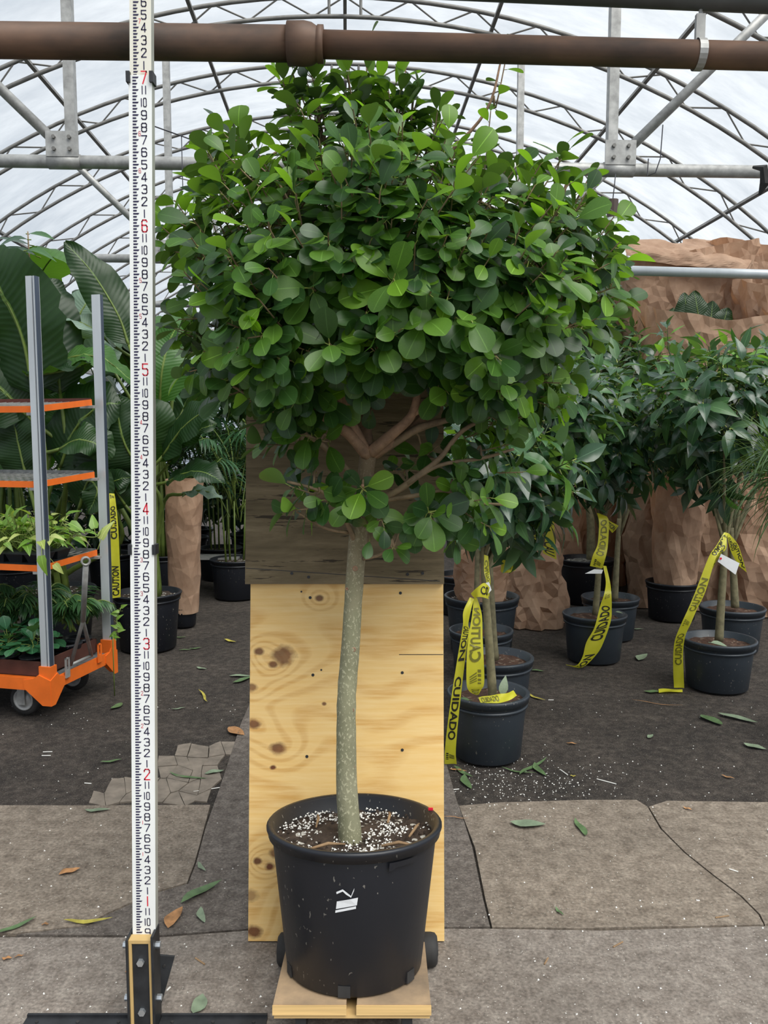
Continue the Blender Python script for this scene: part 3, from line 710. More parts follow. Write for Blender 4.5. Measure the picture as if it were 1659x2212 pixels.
# ---------------------------------------------------------------- the main tree
tree = thing('potted_ficus', base_c, 'tall round-leaved ficus tree in a big black nursery pot', 'potted tree')
RT, RB, PH = .205, .165, .345
body, soil = pot(tree, MT, RT, RB, PH, M['pot'], M['soil'], lip=.011, lip_h=.026, soil_d=.042, holes=6, band=False, bumpy=.008)
# torn sticker and tape on the pot wall, chipped strip under the rim
def on_pot(ang, z, dr=.0015):
    r = RB + (RT - RB) * z / PH + dr; return MT @ Vector((r * math.sin(ang), -r * math.cos(ang), z))
def pot_patch(name, poly, m):
    b = MB(); n = len(poly); b.add([on_pot(a, z) for a, z in poly], [tuple(range(n))]); b.build(name, m, body)
pot_patch('sticker_scrap', [(-0.183, .212), (0.064, .222), (0.077, .240), (-0.022, .236), (-0.170, .230)], M['scratch'])
pot_patch('sticker_scrap', [(-0.193, .203), (0.054, .214), (0.054, .220), (-0.189, .209)], M['scratch'])
pot_patch('sticker_scrap', [(-0.174, .252), (-0.098, .259), (-0.051, .252), (-0.003, .244), (0.016, .254), (0.035, .262), (0.031, .256), (-0.003, .240), (-0.060, .247), (-0.098, .254), (-0.170, .247)], M['scratch'])
b = MB(); rows = []
for k in range(9):
    a = .42 + .38 * k / 8; rows += [on_pot(a, PH - .030, .009), on_pot(a, PH - .050 + .006 * (k > 1), .007)]
b.add(rows, [(2 * k, 2 * k + 1, 2 * k + 3, 2 * k + 2) for k in range(8)]); b.build('rim_tab', M['pot'], body)
b = MB(); b.box((-.006, -.002, 0), (.006, .002, .006), Matrix.Translation(MT @ Vector((RT * .94, RT * .36, PH)))); b.build('red_mark', M['red_ink'], body)
# perlite and twigs on the soil
random.seed(7); b = MB(); b2 = MB()
for i in range(1500):
    a, r = U(0, 6.283), math.sqrt(random.random()) * (RT - .012)
    if noise.noise(Vector((r * math.cos(a) * 14, r * math.sin(a) * 14, 1.7))) < U(-.35, .35): continue
    p = MT @ Vector((r * math.cos(a), r * math.sin(a), PH - .042 + .008)); speck(b, p + Vector((0, 0, U(-.004, .004))), U(.0018, .0048))
for i in range(500):
    a, r = U(0, 6.283), math.sqrt(random.random()) * (RT - .012); p = MT @ Vector((r * math.cos(a), r * math.sin(a), PH - .040 + U(-.004, .006))); speck(b2, p, U(.003, .008))
o = b.build('perlite', M['perlite'], tree); o['kind'] = 'stuff'; o = b2.build('soil_crumbs', M['clod'], tree); o['kind'] = 'stuff'
for (a0, r0, a1, r1) in ((2.3, .15, 2.9, .10), (4.0, .16, 4.5, .09), (-.3, .14, .3, .17), (5.3, .12, 5.7, .17), (.6, .1, 1.0, .16)):
    p, q = MT @ Vector((r0 * math.cos(a0), r0 * math.sin(a0), PH - .026)), MT @ Vector((r1 * math.cos(a1), r1 * math.sin(a1), PH - .026))
    b = MB(); b.tube([p, (p + q) / 2 + Vector((.004, 0, .008)), q], [.003, .004, .002], 6); b.build('bark_chip', M['twig_dry'], tree, True)

TD = 1.955
def tp3(px, py, D): return P(px, py, D)
trunk_px = [(757, 1830, 1.925, 27), (755, 1790, 1.93, 26), (749, 1700, 1.945, 23.5), (748, 1600, 1.96, 22), (749, 1500, 1.975, 21), (757, 1400, 1.99, 20.5), (763, 1300, 2.0, 19.5), (770, 1200, 2.01, 20), (777, 1120, 2.02, 19.5), (787, 1050, 2.03, 17.5), (794, 990, 2.04, 18), (798, 965, 2.045, 15)]
pts = spline([P(a, b_, d) for a, b_, d, w in trunk_px], 44)
rads = [np.interp(i / 44 * (len(trunk_px) - 1), range(len(trunk_px)), [w * d / F_PX for a, b_, d, w in trunk_px]) * (1 + .05 * noise.noise(Vector((i * .9, 2, 1)))) for i in range(45)]
b = MB(); b.tube(pts, rads, 20); trunk = b.build('trunk', M['bark'], tree, True)
for px, py, D, r in ((767, 1228, 1.985, .007), (749, 1272, 1.982, .004), (764, 1403, 1.97, .006), (760, 1534, 1.955, .006), (763, 1657, 1.94, .005), (786, 1190, 1.985, .004)):
    p = P(px, py, D); b = MB(); b.lathe([(r, 0), (r * .9, .002), (r * .55, .0012), (.0005, -.001)], Matrix.Translation(p) @ Matrix.Rotation(R(90), 4, 'X'), 14); b.build('branch_scar', M['limb'], trunk, True)
LIMBS = [  # px, py, D, radius in px
    [(795, 985, 2.03, 14), (752, 935, 2.0, 13), (705, 905, 1.97, 11), (640, 840, 1.95, 8), (560, 720, 1.93, 6), (470, 600, 1.92, 4)],
    [(792, 978, 2.03, 13), (755, 905, 2.0, 11), (742, 850, 1.97, 9), (735, 780, 1.95, 7), (690, 650, 1.93, 5), (640, 470, 1.95, 4)],
    [(742, 865, 1.98, 8), (762, 800, 1.95, 6), (800, 700, 1.93, 5), (830, 560, 1.93, 4)],
    [(800, 978, 2.03, 14), (850, 935, 2.0, 12), (890, 895, 1.98, 10), (905, 830, 1.97, 8), (915, 760, 1.95, 6), (960, 600, 1.95, 5), (1000, 420, 1.98, 4)],
    [(800, 985, 2.04, 12), (880, 935, 2.05, 10), (950, 870, 2.06, 9), (1050, 820, 2.06, 7), (1160, 770, 2.05, 5), (1250, 670, 2.04, 4), (1300, 560, 2.04, 3)],
    [(890, 895, 1.98, 7), (960, 860, 1.97, 5.5), (1040, 800, 1.97, 5), (1130, 760, 1.98, 4), (1200, 690, 2.0, 3)],
    [(805, 980, 2.06, 13), (920, 880, 2.10, 12), (1010, 830, 2.12, 10), (1100, 700, 2.15, 7), (1180, 520, 2.15, 5), (1230, 380, 2.15, 3)],
    [(796, 970, 2.05, 13), (790, 880, 2.10, 10), (800, 700, 2.15, 8), (815, 480, 2.15, 6), (830, 260, 2.13, 4)],
    [(796, 975, 2.05, 11), (760, 850, 2.12, 9), (690, 650, 2.18, 7), (600, 450, 2.2, 5), (540, 340, 2.18, 3)],
    [(812, 985, 2.05, 8), (870, 945, 2.04, 9), (905, 925, 2.03, 9), (955, 910, 2.03, 7), (1050, 890, 2.03, 4), (1130, 880, 2.03, 3)],
    [(790, 1090, 2.015, 8), (850, 1065, 2.0, 8), (900, 1030, 1.99, 7), (950, 990, 1.98, 6), (1000, 930, 1.98, 5), (1080, 890, 1.98, 3)],
    [(800, 1085, 2.01, 5), (900, 1070, 1.99, 5), (960, 1060, 1.98, 4), (1020, 1085, 1.97, 3.5), (1090, 1090, 1.96, 3)],
    [(880, 1045, 1.99, 5), (950, 1005, 1.98, 4.5), (1040, 990, 1.97, 4), (1110, 970, 1.97, 3)],
    [(760, 1025, 2.02, 7), (700, 965, 1.99, 6.5), (650, 930, 1.97, 5), (580, 880, 1.95, 3.5), (480, 820, 1.94, 3)],
    [(765, 1165, 2.0, 6), (750, 1130, 1.98, 5.5), (735, 1090, 1.96, 5), (690, 1060, 1.94, 4), (620, 1040, 1.93, 3)],
    [(752, 1150, 1.99, 4), (700, 1140, 1.96, 3), (640, 1105, 1.94, 2.5)],
    [(785, 1207, 1.99, 4.5), (815, 1200, 1.96, 3.5), (850, 1182, 1.94, 3)],
    [(790, 1080, 2.0, 4), (785, 1060, 1.96, 4), (783, 1048, 1.93, 3.5)],
    [(745, 870, 1.98, 6), (700, 830, 1.94, 5), (640, 740, 1.9, 4), (580, 700, 1.87, 3)],
    [(800, 700, 2.15, 5), (740, 480, 2.10, 4), (690, 260, 2.08, 3)],
    [(815, 480, 2.15, 5), (950, 350, 2.12, 4), (1050, 240, 2.12, 3), (1085, 120, 2.14, 2)],
    [(1100, 700, 2.15, 5), (1050, 480, 2.15, 4), (960, 320, 2.15, 3)],
]
SK = []
for li, lb in enumerate(LIMBS):
    n = 5 * (len(lb) - 1); c = spline([P(a, b_, d) for a, b_, d, w in lb], n)
    rr = [np.interp(i / n * (len(lb) - 1), range(len(lb)), [w * d / F_PX for a, b_, d, w in lb]) for i in range(n + 1)]
    b = MB(); b.tube(c, rr, 9); b.build('branch', M['limb'] if li not in (9, 10, 11, 12, 13, 14, 15, 16) else M['twig'], tree, True)
    SK += c[n // 3:]
CROWN = [(345, 480), (365, 440), (430, 400), (425, 325), (500, 262), (545, 305), (600, 300), (640, 250), (585, 165), (650, 142), (705, 165), (735, 140), (800, 130), (860, 165), (905, 180), (940, 235), (1000, 300), (1060, 315), (1130, 365), (1210, 300), (1250, 320),
         (1290, 385), (1280, 430), (1345, 480), (1350, 550), (1370, 640), (1310, 720), (1240, 790), (1255, 860), (1180, 890), (1150, 930), (1040, 930), (960, 890), (900, 850), (700, 850), (640, 920), (560, 930), (555, 890), (470, 870), (400, 830), (370, 770), (385, 640), (345, 590)]
CA = np.array(CROWN, float)
def inside(x, y):
    c = False; n = len(CROWN)
    for i in range(n):
        (x1_, y1_), (x2_, y2_) = CROWN[i], CROWN[i - 1]
        if (y1_ > y) != (y2_ > y) and x < (x2_ - x1_) * (y - y1_) / (y2_ - y1_) + x1_: c = not c
    return c
def edge_d(x, y):
    a = CA; b_ = np.roll(CA, -1, 0); ab = b_ - a; ap = np.array((x, y)) - a
    t = np.clip((ap * ab).sum(1) / (ab * ab).sum(1), 0, 1); return float(np.sqrt(((ap - ab * t[:, None]) ** 2).sum(1)).min())
DC = 2.07; random.seed(21); leaves = []; tw = MB()
def board_hit(p):
    q = MBD.inverted() @ p; return q.y > -.045 and -.06 < q.x < BW + .06 and q.z < BH + .60
def twig_to(tip, ax, ln):
    s = tip - ax.normalized() * ln
    k = min(range(0, len(SK)), key=lambda i: (SK[i] - s).length_squared + .6 * max(0, SK[i].z - s.z) ** 2)
    e = SK[k]
    c = spline([e, e.lerp(s, .55) + Vector((0, 0, .02)), s, tip], 9)
    tw.tube(c, [.0036 - .0022 * i / 9 for i in range(10)], 5, cap=False)
cnt = 0; tries = 0
while cnt < 460 and tries < 20000:
    tries += 1
    x, y = U(340, 1375), U(125, 935)
    if not inside(x, y): continue
    if y > 805 and 665 < x < 985: continue
    d = edge_d(x, y); T = .40 * math.sqrt(max(0, 1 - (1 - min(d / 210, 1)) ** 2)) + .02
    z = random.random(); k = U(.75, 1.0) if z < .50 else (U(-.2, .75) if z < .78 else U(-1, -.4))
    D = DC - T * k
    if y < 235: D = max(D, 2.03)
    tip = P(x, y, D)
    if board_hit(tip): continue
    cen = P(800, max(430, min(830, y + 190)), DC + .05)
    ax = (tip - cen).normalized() * .75 + Vector((0, 0, .55 if y < 560 else (.25 if y < 720 else -.05)))
    if k > .7 and 420 < y: ax += Vector((0, -.35, -.1))
    ax = (ax + Vector((U(-.3, .3), U(-.3, .3), U(-.25, .25)))).normalized()
    n = random.randint(7, 10); ln = U(.09, .16)
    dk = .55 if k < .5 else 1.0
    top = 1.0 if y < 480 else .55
    shoot(leaves, tip, ax, n, ln, U(.062, .080), (.30 * dk + .18 * top * dk, (.03 + .055 * top + (.06 if x > 1150 else 0)) * dk), droop=.12 if y < 420 else .42)  # extra lime leaves towards the right stand in for backlight
    twig_to(tip, ax, ln); cnt += 1
# shoots that stand out in the photograph: pixel of the tip, depth, axis, number, stretch, leaf length
for px, py, D, ax, n, ln, L, tn in (
    (783, 1058, 1.90, (.0, -1, -.05), 7, .05, .074, (.5, .05)), (755, 1085, 1.91, (-.1, -1, -.1), 6, .05, .068, (.35, 0)), (700, 1080, 1.90, (-.5, -.8, .1), 7, .07, .064, (.35, 0)), (625, 1050, 1.91, (-.9, -.3, .3), 6, .07, .06, (.3, 0)),
    (615, 1105, 1.92, (-.95, -.3, -.1), 6, .08, .055, (.3, .1)), (660, 940, 1.93, (-.6, -.7, .2), 8, .08, .066, (.45, .06)), (575, 905, 1.93, (-.8, -.4, .3), 8, .09, .06, (.4, .1)), (560, 960, 1.95, (-.8, -.3, .0), 7, .09, .056, (.3, .05)), (640, 1010, 1.95, (-.6, -.6, .2), 5, .06, .055, (.3, .05)),
    (715, 1045, 1.92, (-.4, -.6, .6), 5, .05, .058, (.4, .15)), (855, 1182, 1.92, (.5, -.8, .1), 4, .02, .054, (.5, .25)), (935, 1110, 1.91, (.2, -1, .0), 8, .05, .074, (.5, 0)), (895, 1130, 1.93, (.1, -.9, .1), 5, .05, .056, (.2, 0)), (830, 1140, 1.92, (.2, -.8, -.5), 6, .07, .060, (.2, 0)),
    (800, 1165, 1.94, (.1, -.8, -.6), 3, .05, .055, (.1, 0)), (1060, 1075, 1.92, (.8, -.6, .2), 8, .08, .060, (.4, .06)), (1000, 1050, 1.95, (.3, -.8, .3), 6, .07, .055, (.4, .05)), (1060, 1140, 1.93, (.7, -.5, -.4), 7, .08, .056, (.4, .2)), (1000, 1010, 1.97, (.2, -.6, .5), 6, .07, .055, (.3, .1)), (985, 1170, 1.95, (.4, -.6, -.6), 5, .06, .052, (.3, .05)),
    (1100, 960, 1.97, (.8, -.5, .2), 7, .08, .056, (.4, .12)), (1060, 920, 2.0, (.6, -.5, .3), 7, .08, .056, (.3, .12)), (1130, 900, 2.0, (.9, -.2, .2), 8, .09, .056, (.4, .2)), (950, 960, 2.02, (.4, -.6, .3), 5, .07, .055, (.2, .05)), (900, 990, 2.05, (.3, -.4, .4), 5, .06, .052, (.2, .05)), (860, 1010, 2.05, (.3, -.5, .2), 5, .06, .05, (.1, 0)),
    (1130, 1020, 1.99, (.8, -.4, 0), 6, .08, .052, (.3, .1)), (800, 895, 1.93, (.0, -.8, -.5), 2, .05, .060, (.2, 0)), (700, 870, 1.90, (-.2, -.9, .1), 7, .06, .072, (.5, .1)), (780, 830, 1.86, (.1, -1, .0), 6, .05, .074, (.5, .1)), (850, 600, 1.66, (.0, -1, .1), 8, .06, .088, (.8, .05)), (920, 690, 1.68, (.1, -1, .1), 7, .06, .084, (.8, .05)), (1100, 710, 1.72, (.2, -1, .1), 7, .06, .080, (.8, .05)),
    (710, 740, 1.70, (-.1, -1, .1), 8, .06, .082, (.7, .05)), (760, 560, 1.70, (-.1, -1, .2), 7, .06, .084, (.7, .05)), (610, 560, 1.74, (-.3, -.9, .1), 7, .07, .08, (.6, .05)), (590, 770, 1.78, (-.2, -1, -.1), 7, .07, .078, (.5, .12)), (560, 720, 1.8, (-.4, -.9, .1), 6, .07, .074, (.6, .08)), (670, 620, 1.70, (-.1, -1, 0), 7, .06, .076, (.6, .03)), (1000, 590, 1.72, (.2, -1, .1), 7, .06, .076, (.6, .04)),
    (985, 470, 1.78, (.2, -.9, .4), 7, .07, .078, (.5, .1)), (830, 420, 1.78, (0, -.8, .6), 7, .08, .082, (.5, .15)), (620, 460, 1.82, (-.2, -.8, .5), 7, .09, .076, (.5, .15)),
    (1330, 485, 2.02, (.7, -.2, .7), 8, .10, .072, (.5, .4)), (1330, 640, 2.0, (.9, -.3, .2), 8, .11, .078, (.5, .45)), (1215, 320, 2.06, (.2, -.1, 1), 7, .09, .070, (.5, .4)), (1270, 390, 2.06, (.5, -.1, .8), 7, .10, .064, (.5, .4)), (1235, 830, 2.02, (.9, -.2, -.2), 9, .09, .062, (.3, .6)), (1210, 880, 2.03, (.8, -.2, -.4), 7, .08, .058, (.3, .6)),
    (515, 285, 2.05, (-.2, -.2, 1), 7, .10, .072, (.5, .35)), (455, 325, 2.05, (-.5, -.2, .8), 8, .11, .062, (.5, .2)), (600, 170, 2.1, (-.6, -.1, .7), 6, .10, .074, (.5, .15)), (680, 180, 2.08, (.0, -.1, 1), 7, .12, .074, (.5, .2)), (640, 330, 1.98, (-.1, -.3, 1), 6, .10, .072, (.5, .4)), (770, 300, 1.98, (.1, -.3, 1), 8, .12, .078, (.6, .25)), (850, 190, 2.07, (.1, -.1, 1), 7, .12, .074, (.5, .2)), (945, 250, 2.08, (.2, -.1, 1), 7, .11, .074, (.5, .25)), (960, 330, 1.98, (.2, -.3, 1), 7, .11, .074, (.5, .25)),
    (755, 135, 2.14, (0, 0, 1), 6, .12, .066, (.4, .1)), (1100, 90, 2.14, (.2, 0, 1), 6, .16, .046, (.4, .1)), (1060, 240, 2.12, (.1, 0, 1), 7, .15, .052, (.3, .05)), (800, 75, 2.16, (.1, 0, 1), 3, .10, .05, (.2, 0)), (880, 130, 2.14, (.2, 0, 1), 5, .14, .05, (.2, 0)),
    (360, 470, 2.0, (-.9, -.1, .4), 8, .11, .064, (.4, .1)), (365, 540, 1.98, (-.9, -.2, .2), 8, .1, .06, (.3, .06)), (385, 690, 1.95, (-.9, -.3, -.1), 8, .1, .06, (.4, .12)), (400, 800, 1.93, (-.9, -.3, -.3), 8, .1, .06, (.4, .15)), (480, 860, 1.92, (-.6, -.5, -.3), 8, .09, .066, (.5, .1))):
    tip = P(px, py, D); ax = Vector(ax).normalized(); shoot(leaves, tip, ax, n + (3 if py > 860 and n > 4 and not 690 < px < 880 else 0), ln, L * (1.1 if py > 860 and not 690 < px < 880 else 1), tn, droop=.15 if py < 420 else .35, taper=.2); twig_to(tip, ax, ln)
o = tw.build('twigs', M['twig'], tree, True); o['kind'] = 'stuff'
finalize(leaves, tree, 300, 'obovate')

# ================================================================== measuring staff and its stand
INCH = .0254
SD = 1.817
_b, _t = P(311.5, 2050, SD), P(301, 0, SD); SLOPE = (_t.x - _b.x) / (_t.z - _b.z)
def sx_at(z): return _b.x + (z - _b.z) * SLOPE
staff = thing('measuring_staff', (sx_at(0), SD, 0), 'white telescopic measuring staff with black inch and red foot numerals', 'measuring staff')
SECT = [(.012, 44.6 * INCH, .0535, .000, 'pvc_white'), (44.6 * INCH, 84.2 * INCH, .0492, .003, 'pvc_white'), (84.2 * INCH, 100 * INCH, .0455, .006, 'pvc_less_lit')]
def sect_at(z):
    for s in SECT:
        if z < s[1]: return s
    return SECT[-1]
for z0, z1, w, back, mk in SECT:
    b = MB(); q = []
    for z in (z0, z1):
        x = sx_at(z); q += [Vector((x - w / 2, SD + back, z)), Vector((x + w / 2, SD + back, z)), Vector((x + w / 2 + .0, SD + back + .022, z)), Vector((x - w / 2, SD + back + .022, z))]
    b.add(q, [(0, 1, 5, 4)], 0); b.add(q, [(1, 2, 6, 5), (2, 3, 7, 6), (3, 0, 4, 7), (4, 5, 6, 7), (3, 2, 1, 0)], 1)
    b.build('staff_section', [M[mk], M['pvc_side']], staff)
for z in (44.4 * INCH, 84.0 * INCH):
    w = sect_at(z - .01)[2]; x = sx_at(z)
    for s in (-1, 1):
        b = MB(); b.box((x + s * w / 2 - .004, SD - .004, z - .011), (x + s * w / 2 + .004, SD + .024, z + .011)); b.build('section_catch', M['black_steel'], staff)
DG = {'0': [[(.18, 0), (.82, 0), (1, .13), (1, .87), (.82, 1), (.18, 1), (0, .87), (0, .13), (.18, 0)]], '1': [[(.5, 0), (.5, 1)]],
      '2': [[(0, .78), (0, .88), (.18, 1), (.82, 1), (1, .88), (1, .68), (0, .06), (0, 0), (1, 0)]],
      '3': [[(0, .88), (.18, 1), (.82, 1), (1, .88), (1, .62), (.8, .52), (.4, .52)], [(.8, .52), (1, .42), (1, .12), (.82, 0), (.18, 0), (0, .12)]],
      '4': [[(.72, 0), (.72, 1), (0, .3), (0, .24), (1, .24)]], '5': [[(1, 1), (0, 1), (0, .57), (.82, .57), (1, .46), (1, .13), (.82, 0), (.18, 0), (0, .12)]],
      '6': [[(1, .86), (.82, 1), (.18, 1), (0, .87), (0, .13), (.18, 0), (.82, 0), (1, .13), (1, .44), (.82, .56), (0, .56)]], '7': [[(0, 1), (1, 1), (1, .93), (.28, 0)]],
      '8': [[(.18, 0), (.82, 0), (1, .13), (1, .42), (.85, .53), (1, .63), (1, .87), (.82, 1), (.18, 1), (0, .87), (0, .63), (.15, .53), (0, .42), (0, .13), (.18, 0)], [(.15, .53), (.85, .53)]],
      '9': [[(0, .14), (.18, 0), (.82, 0), (1, .13), (1, .87), (.82, 1), (.18, 1), (0, .87), (0, .56), (.18, .44), (1, .44)]]}
def strokes(b, ch, x0, z0, w, h, t, y):
    for pl_ in DG[ch]:
        pp = [(x0 + a * w, z0 + c * h) for a, c in pl_]
        for (ax_, az_), (bx_, bz_) in zip(pp, pp[1:]):
            dx, dz = bx_ - ax_, bz_ - az_; l = math.hypot(dx, dz); dx /= l; dz /= l; e = t * .42
            if ch == '1': e = 0
            p = [(ax_ - dx * e - dz * t / 2, az_ - dz * e + dx * t / 2), (ax_ - dx * e + dz * t / 2, az_ - dz * e - dx * t / 2), (bx_ + dx * e + dz * t / 2, bz_ + dz * e - dx * t / 2), (bx_ + dx * e - dz * t / 2, bz_ + dz * e + dx * t / 2)]
            b.add([Vector((u, y, v)) for u, v in p], [(0, 1, 2, 3)])
tick, num, red = MB(), MB(), MB()
for q in range(30, 388):                # quarter inches
    z = q * INCH / 4
    if z < .19: continue
    _, _, w, back, _ = sect_at(z); y = SD + back - .0006; x = sx_at(z) - w / 2
    e0 = x + .17 * w; k = q % 4
    e1 = x + (.44 if k == 0 else .39 if k == 2 else .325) * w; hgt = INCH / 16; wedge = 0 if k % 2 else .05 * w
    tick.add([Vector((e0, y, z - hgt)), Vector((e1 - wedge, y, z - hgt)), Vector((e1, y, z + hgt)), Vector((e0, y, z + hgt))], [(0, 1, 2, 3)])
for n in range(8, 97):
    z = n * INCH; _, _, w, back, _ = sect_at(z); y = SD + back - .0006; cx = sx_at(z) - w / 2 + .66 * w
    f, i = divmod(n, 12)
    if i == 0: strokes(red, str(f), cx - .11 * w, z - INCH * .48, .22 * w, INCH * .96, .0026, y)
    elif i == 11:
        for dx in (-.075, .075): strokes(num, '1', cx + dx * w - .05 * w, z - INCH * .34, .10 * w, INCH * .68, .0020, y)
    elif i == 10:
        strokes(num, '1', cx - .15 * w, z - INCH * .34, .08 * w, INCH * .68, .0020, y); strokes(num, '0', cx - .02 * w, z - INCH * .34, .12 * w, INCH * .68, .0019, y)
    else: strokes(num, str(i), cx - .105 * w, z - INCH * .34, .21 * w, INCH * .68, .0022, y)
    if i in (4, 7) and f > 0:
        zz = z + INCH * .5; strokes(red, str(f), cx - .225 * w, zz - INCH * .18, .08 * w, INCH * .36, .0009, y)
tick.build('tick_marks', M['ink'], staff); num.build('inch_numerals', M['ink'], staff); red.build('foot_numerals', M['red_ink'], staff)
st = thing('staff_stand', (sx_at(0), SD - .03, 0), 'black steel and wood stand bolted round the foot of the measuring staff', 'stand')
sx0 = sx_at(.1); fy = 1.792; zt = .224
def hexbolt(p, d, r, parent, l=.008):
    b = MB(); b.tube([p, p + d * l], r, 6); b.build('bolt', M['zinc'], parent)
b = MB()
for a0, a1, z0, z1 in ((-.0262, -.0195, 0, zt), (.0195, .0262, 0, zt), (-.0195, .0195, zt - .008, zt)): b.box((sx0 + a0, fy, z0), (sx0 + a1, SD - .001, z1))
b.build('wood_frame', M['pale_wood'], st)
b = MB(); b.box((sx0 - .0195, fy + .004, 0), (sx0 + .0195, SD - .002, zt - .008)); fp = b.build('front_plate', M['black_steel'], st)
for z in (.170, .048): hexbolt(Vector((sx0, fy + .004, z)), Vector((0, -1, 0)), .0085, st)
for s, zz in ((-1, .228), (1, .236)):
    b = MB(); b.box((sx0 + (-.0315 if s < 0 else .0265), fy - .006, 0), (sx0 + (-.0265 if s < 0 else .0325), SD + .022, zz)); b.build('side_plate', M['black_steel'], st)
    for z in (.205, .075): hexbolt(Vector((sx0 + (-.0315 if s < 0 else .0325), fy + .014, z)), Vector((s, 0, 0)), .0075, st, .011)
gq = [P(342, 2064, 1.87), P(377, 2067, 1.885), P(372, 2085, 1.885), P(343, 2188, 1.86)]
b = MB(); b.add(gq + [p + Vector((0, .006, 0)) for p in gq], [(3, 2, 1, 0), (4, 5, 6, 7)] + [(i, (i + 1) % 4, 4 + (i + 1) % 4, 4 + i) for i in range(4)]); g_ = b.build('gusset', M['black_steel'], st)
b = MB(); p = P(355, 2086, 1.872); b.tube([p + Vector((0, -.003, 0)), p + Vector((0, .002, 0))], .003, 8); b.build('rivet', M['rubber'], g_)
xl, xr = G(57, 2205).x, G(578, 2200).x
for x0_, x1_ in ((xl, sx0 - .0325), (sx0 + .0335, xr)):
    b = MB(); b.box((x0_, 1.725, 0), (x1_, 1.838, .006)); b.box((x0_, 1.832, .006), (x1_, 1.838, .012)); bar = b.build('base_bar', M['black_steel'], st)
    for t in (.12, .5, .88):
        c = MB(); p = Vector((x0_ + (x1_ - x0_) * t, 1.815, .006)); c.tube([p, p + Vector((0, 0, .0025))], .004, 8); c.build('rivet', M['rubber'], bar)

# ================================================================== helpers for plants
def join_leaves(leaves, key, name, parent, kind=None, extra=None):
    fam = LM[key]; V = []; Fc = []; MI = []; UVs = []; off = 0
    for Mx, mi, va in leaves:
        v, f, mm, uv = np_mesh(fam[mi][va % len(fam[mi])]); A = np.array(Mx, np.float32)
        V.append(v @ A[:3, :3].T + A[:3, 3]); Fc += [tuple(k + off for k in q) for q in f]; MI += [mi * 2 + k for k in mm]; UVs.append(uv); off += len(v)
    nm = len(fam) * 2
    if extra is not None:
        V.append(np.array(extra.v, np.float32)); Fc += [tuple(k + off for k in q) for q in extra.f]; MI += [nm] * len(extra.f); UVs.append(np.full(sum(len(q) for q in extra.f) * 2, .3, np.float32))
    me = bpy.data.meshes.new(name); me.from_pydata(np.concatenate(V).tolist(), [], Fc)
    for m in fam: me.materials.append(m[0].materials[0]); me.materials.append(m[0].materials[1])
    if extra is not None: me.materials.append(M['stem_green'])
    me.polygons.foreach_set('material_index', MI); me.polygons.foreach_set('use_smooth', [True] * len(Fc))
    l = me.uv_layers.new(name='UVMap'); l.data.foreach_set('uv', np.concatenate(UVs)); me.update()
    o = bpy.data.objects.new(name, me); COL.objects.link(o); attach(o, parent)
    if kind: o['kind'] = kind
    return o
def up_frame(x, y, z=0): return Matrix.Translation((x, y, z))

# ---------------------------------------------------------------- long-leaved ficus trees on the right
def ficus(label, pot_c, r, h, pm, sm, trunk_pts, cc, rad, ns, L, seed, n_ind, tones=(.34, .05), group=None, trunk_r=.018, droop=.55):
    random.seed(seed)
    t = thing('potted_ficus', (pot_c[0], pot_c[1], 0), label, 'potted tree', group)
    if r: pot(t, up_frame(*pot_c, 0) @ Matrix.Rotation(seed, 4, 'Z'), r, r * .86, h, pm, sm, lip=.012, lip_h=.035, soil_d=.04, holes=0)
    pts = spline([Vector(p) for p in trunk_pts], 18)
    b = MB(); b.tube(pts, [trunk_r * (1.12 - .4 * i / 18) * (1 + .06 * noise.noise(Vector((i * 1.3, seed, 0)))) for i in range(19)], 12); b.build('trunk', M['bark_back'], t, True)
    topp = pts[-1]; cc = Vector(cc); lv = []; tw = MB(); limbs = []
    for k in range(5):
        a = k * 1.26 + seed; e = cc + Vector((math.cos(a) * rad[0] * .55, math.sin(a) * rad[1] * .55, rad[2] * U(-.2, .5)))
        c = spline([pts[-3 if k % 2 else -5], (topp + e) / 2 + Vector((0, 0, -.02)), e], 8); limbs += c[2:]
        b = MB(); b.tube(c, [trunk_r * .5 * (1 - .6 * i / 8) for i in range(9)], 7); b.build('branch', M['bark_back'], t, True)
    for k in range(ns):
        z = 1 - 2 * (k + .5) / ns; a = k * 2.39996 + seed; rr = math.sqrt(1 - z * z); s = U(.62, 1.02)
        d = Vector((rr * math.cos(a), rr * math.sin(a), z)); tip = cc + Vector((d.x * rad[0], d.y * rad[1], d.z * rad[2])) * s
        ax = (d + Vector((0, 0, .45)) + Vector((U(-.3, .3), U(-.3, .3), U(-.2, .3)))).normalized(); ln = L * U(.6, 1.0)
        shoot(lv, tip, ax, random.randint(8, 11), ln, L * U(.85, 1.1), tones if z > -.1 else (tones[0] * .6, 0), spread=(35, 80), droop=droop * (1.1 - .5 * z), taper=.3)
        q = tip - ax * ln; e = min(limbs, key=lambda v: (v - q).length_squared); tw.tube([e, e.lerp(q, .6) + Vector((0, 0, -.01)), q, tip], [.006, .005, .004, .002], 5, cap=False)
    o = tw.build('twigs', M['stem_dark'], t, True); o['kind'] = 'stuff'
    finalize(lv, t, n_ind, 'lance'); return t
def pot_xy(px, D): return (P(px, 1300, D).x, D)
random.seed(3)
pA = pot_xy(1057, 3.46)
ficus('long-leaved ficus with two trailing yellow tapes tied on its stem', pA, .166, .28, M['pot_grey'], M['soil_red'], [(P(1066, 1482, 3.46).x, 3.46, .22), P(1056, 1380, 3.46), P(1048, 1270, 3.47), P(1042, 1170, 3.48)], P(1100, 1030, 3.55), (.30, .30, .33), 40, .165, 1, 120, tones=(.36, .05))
pA2 = pot_xy(1072, 4.02)
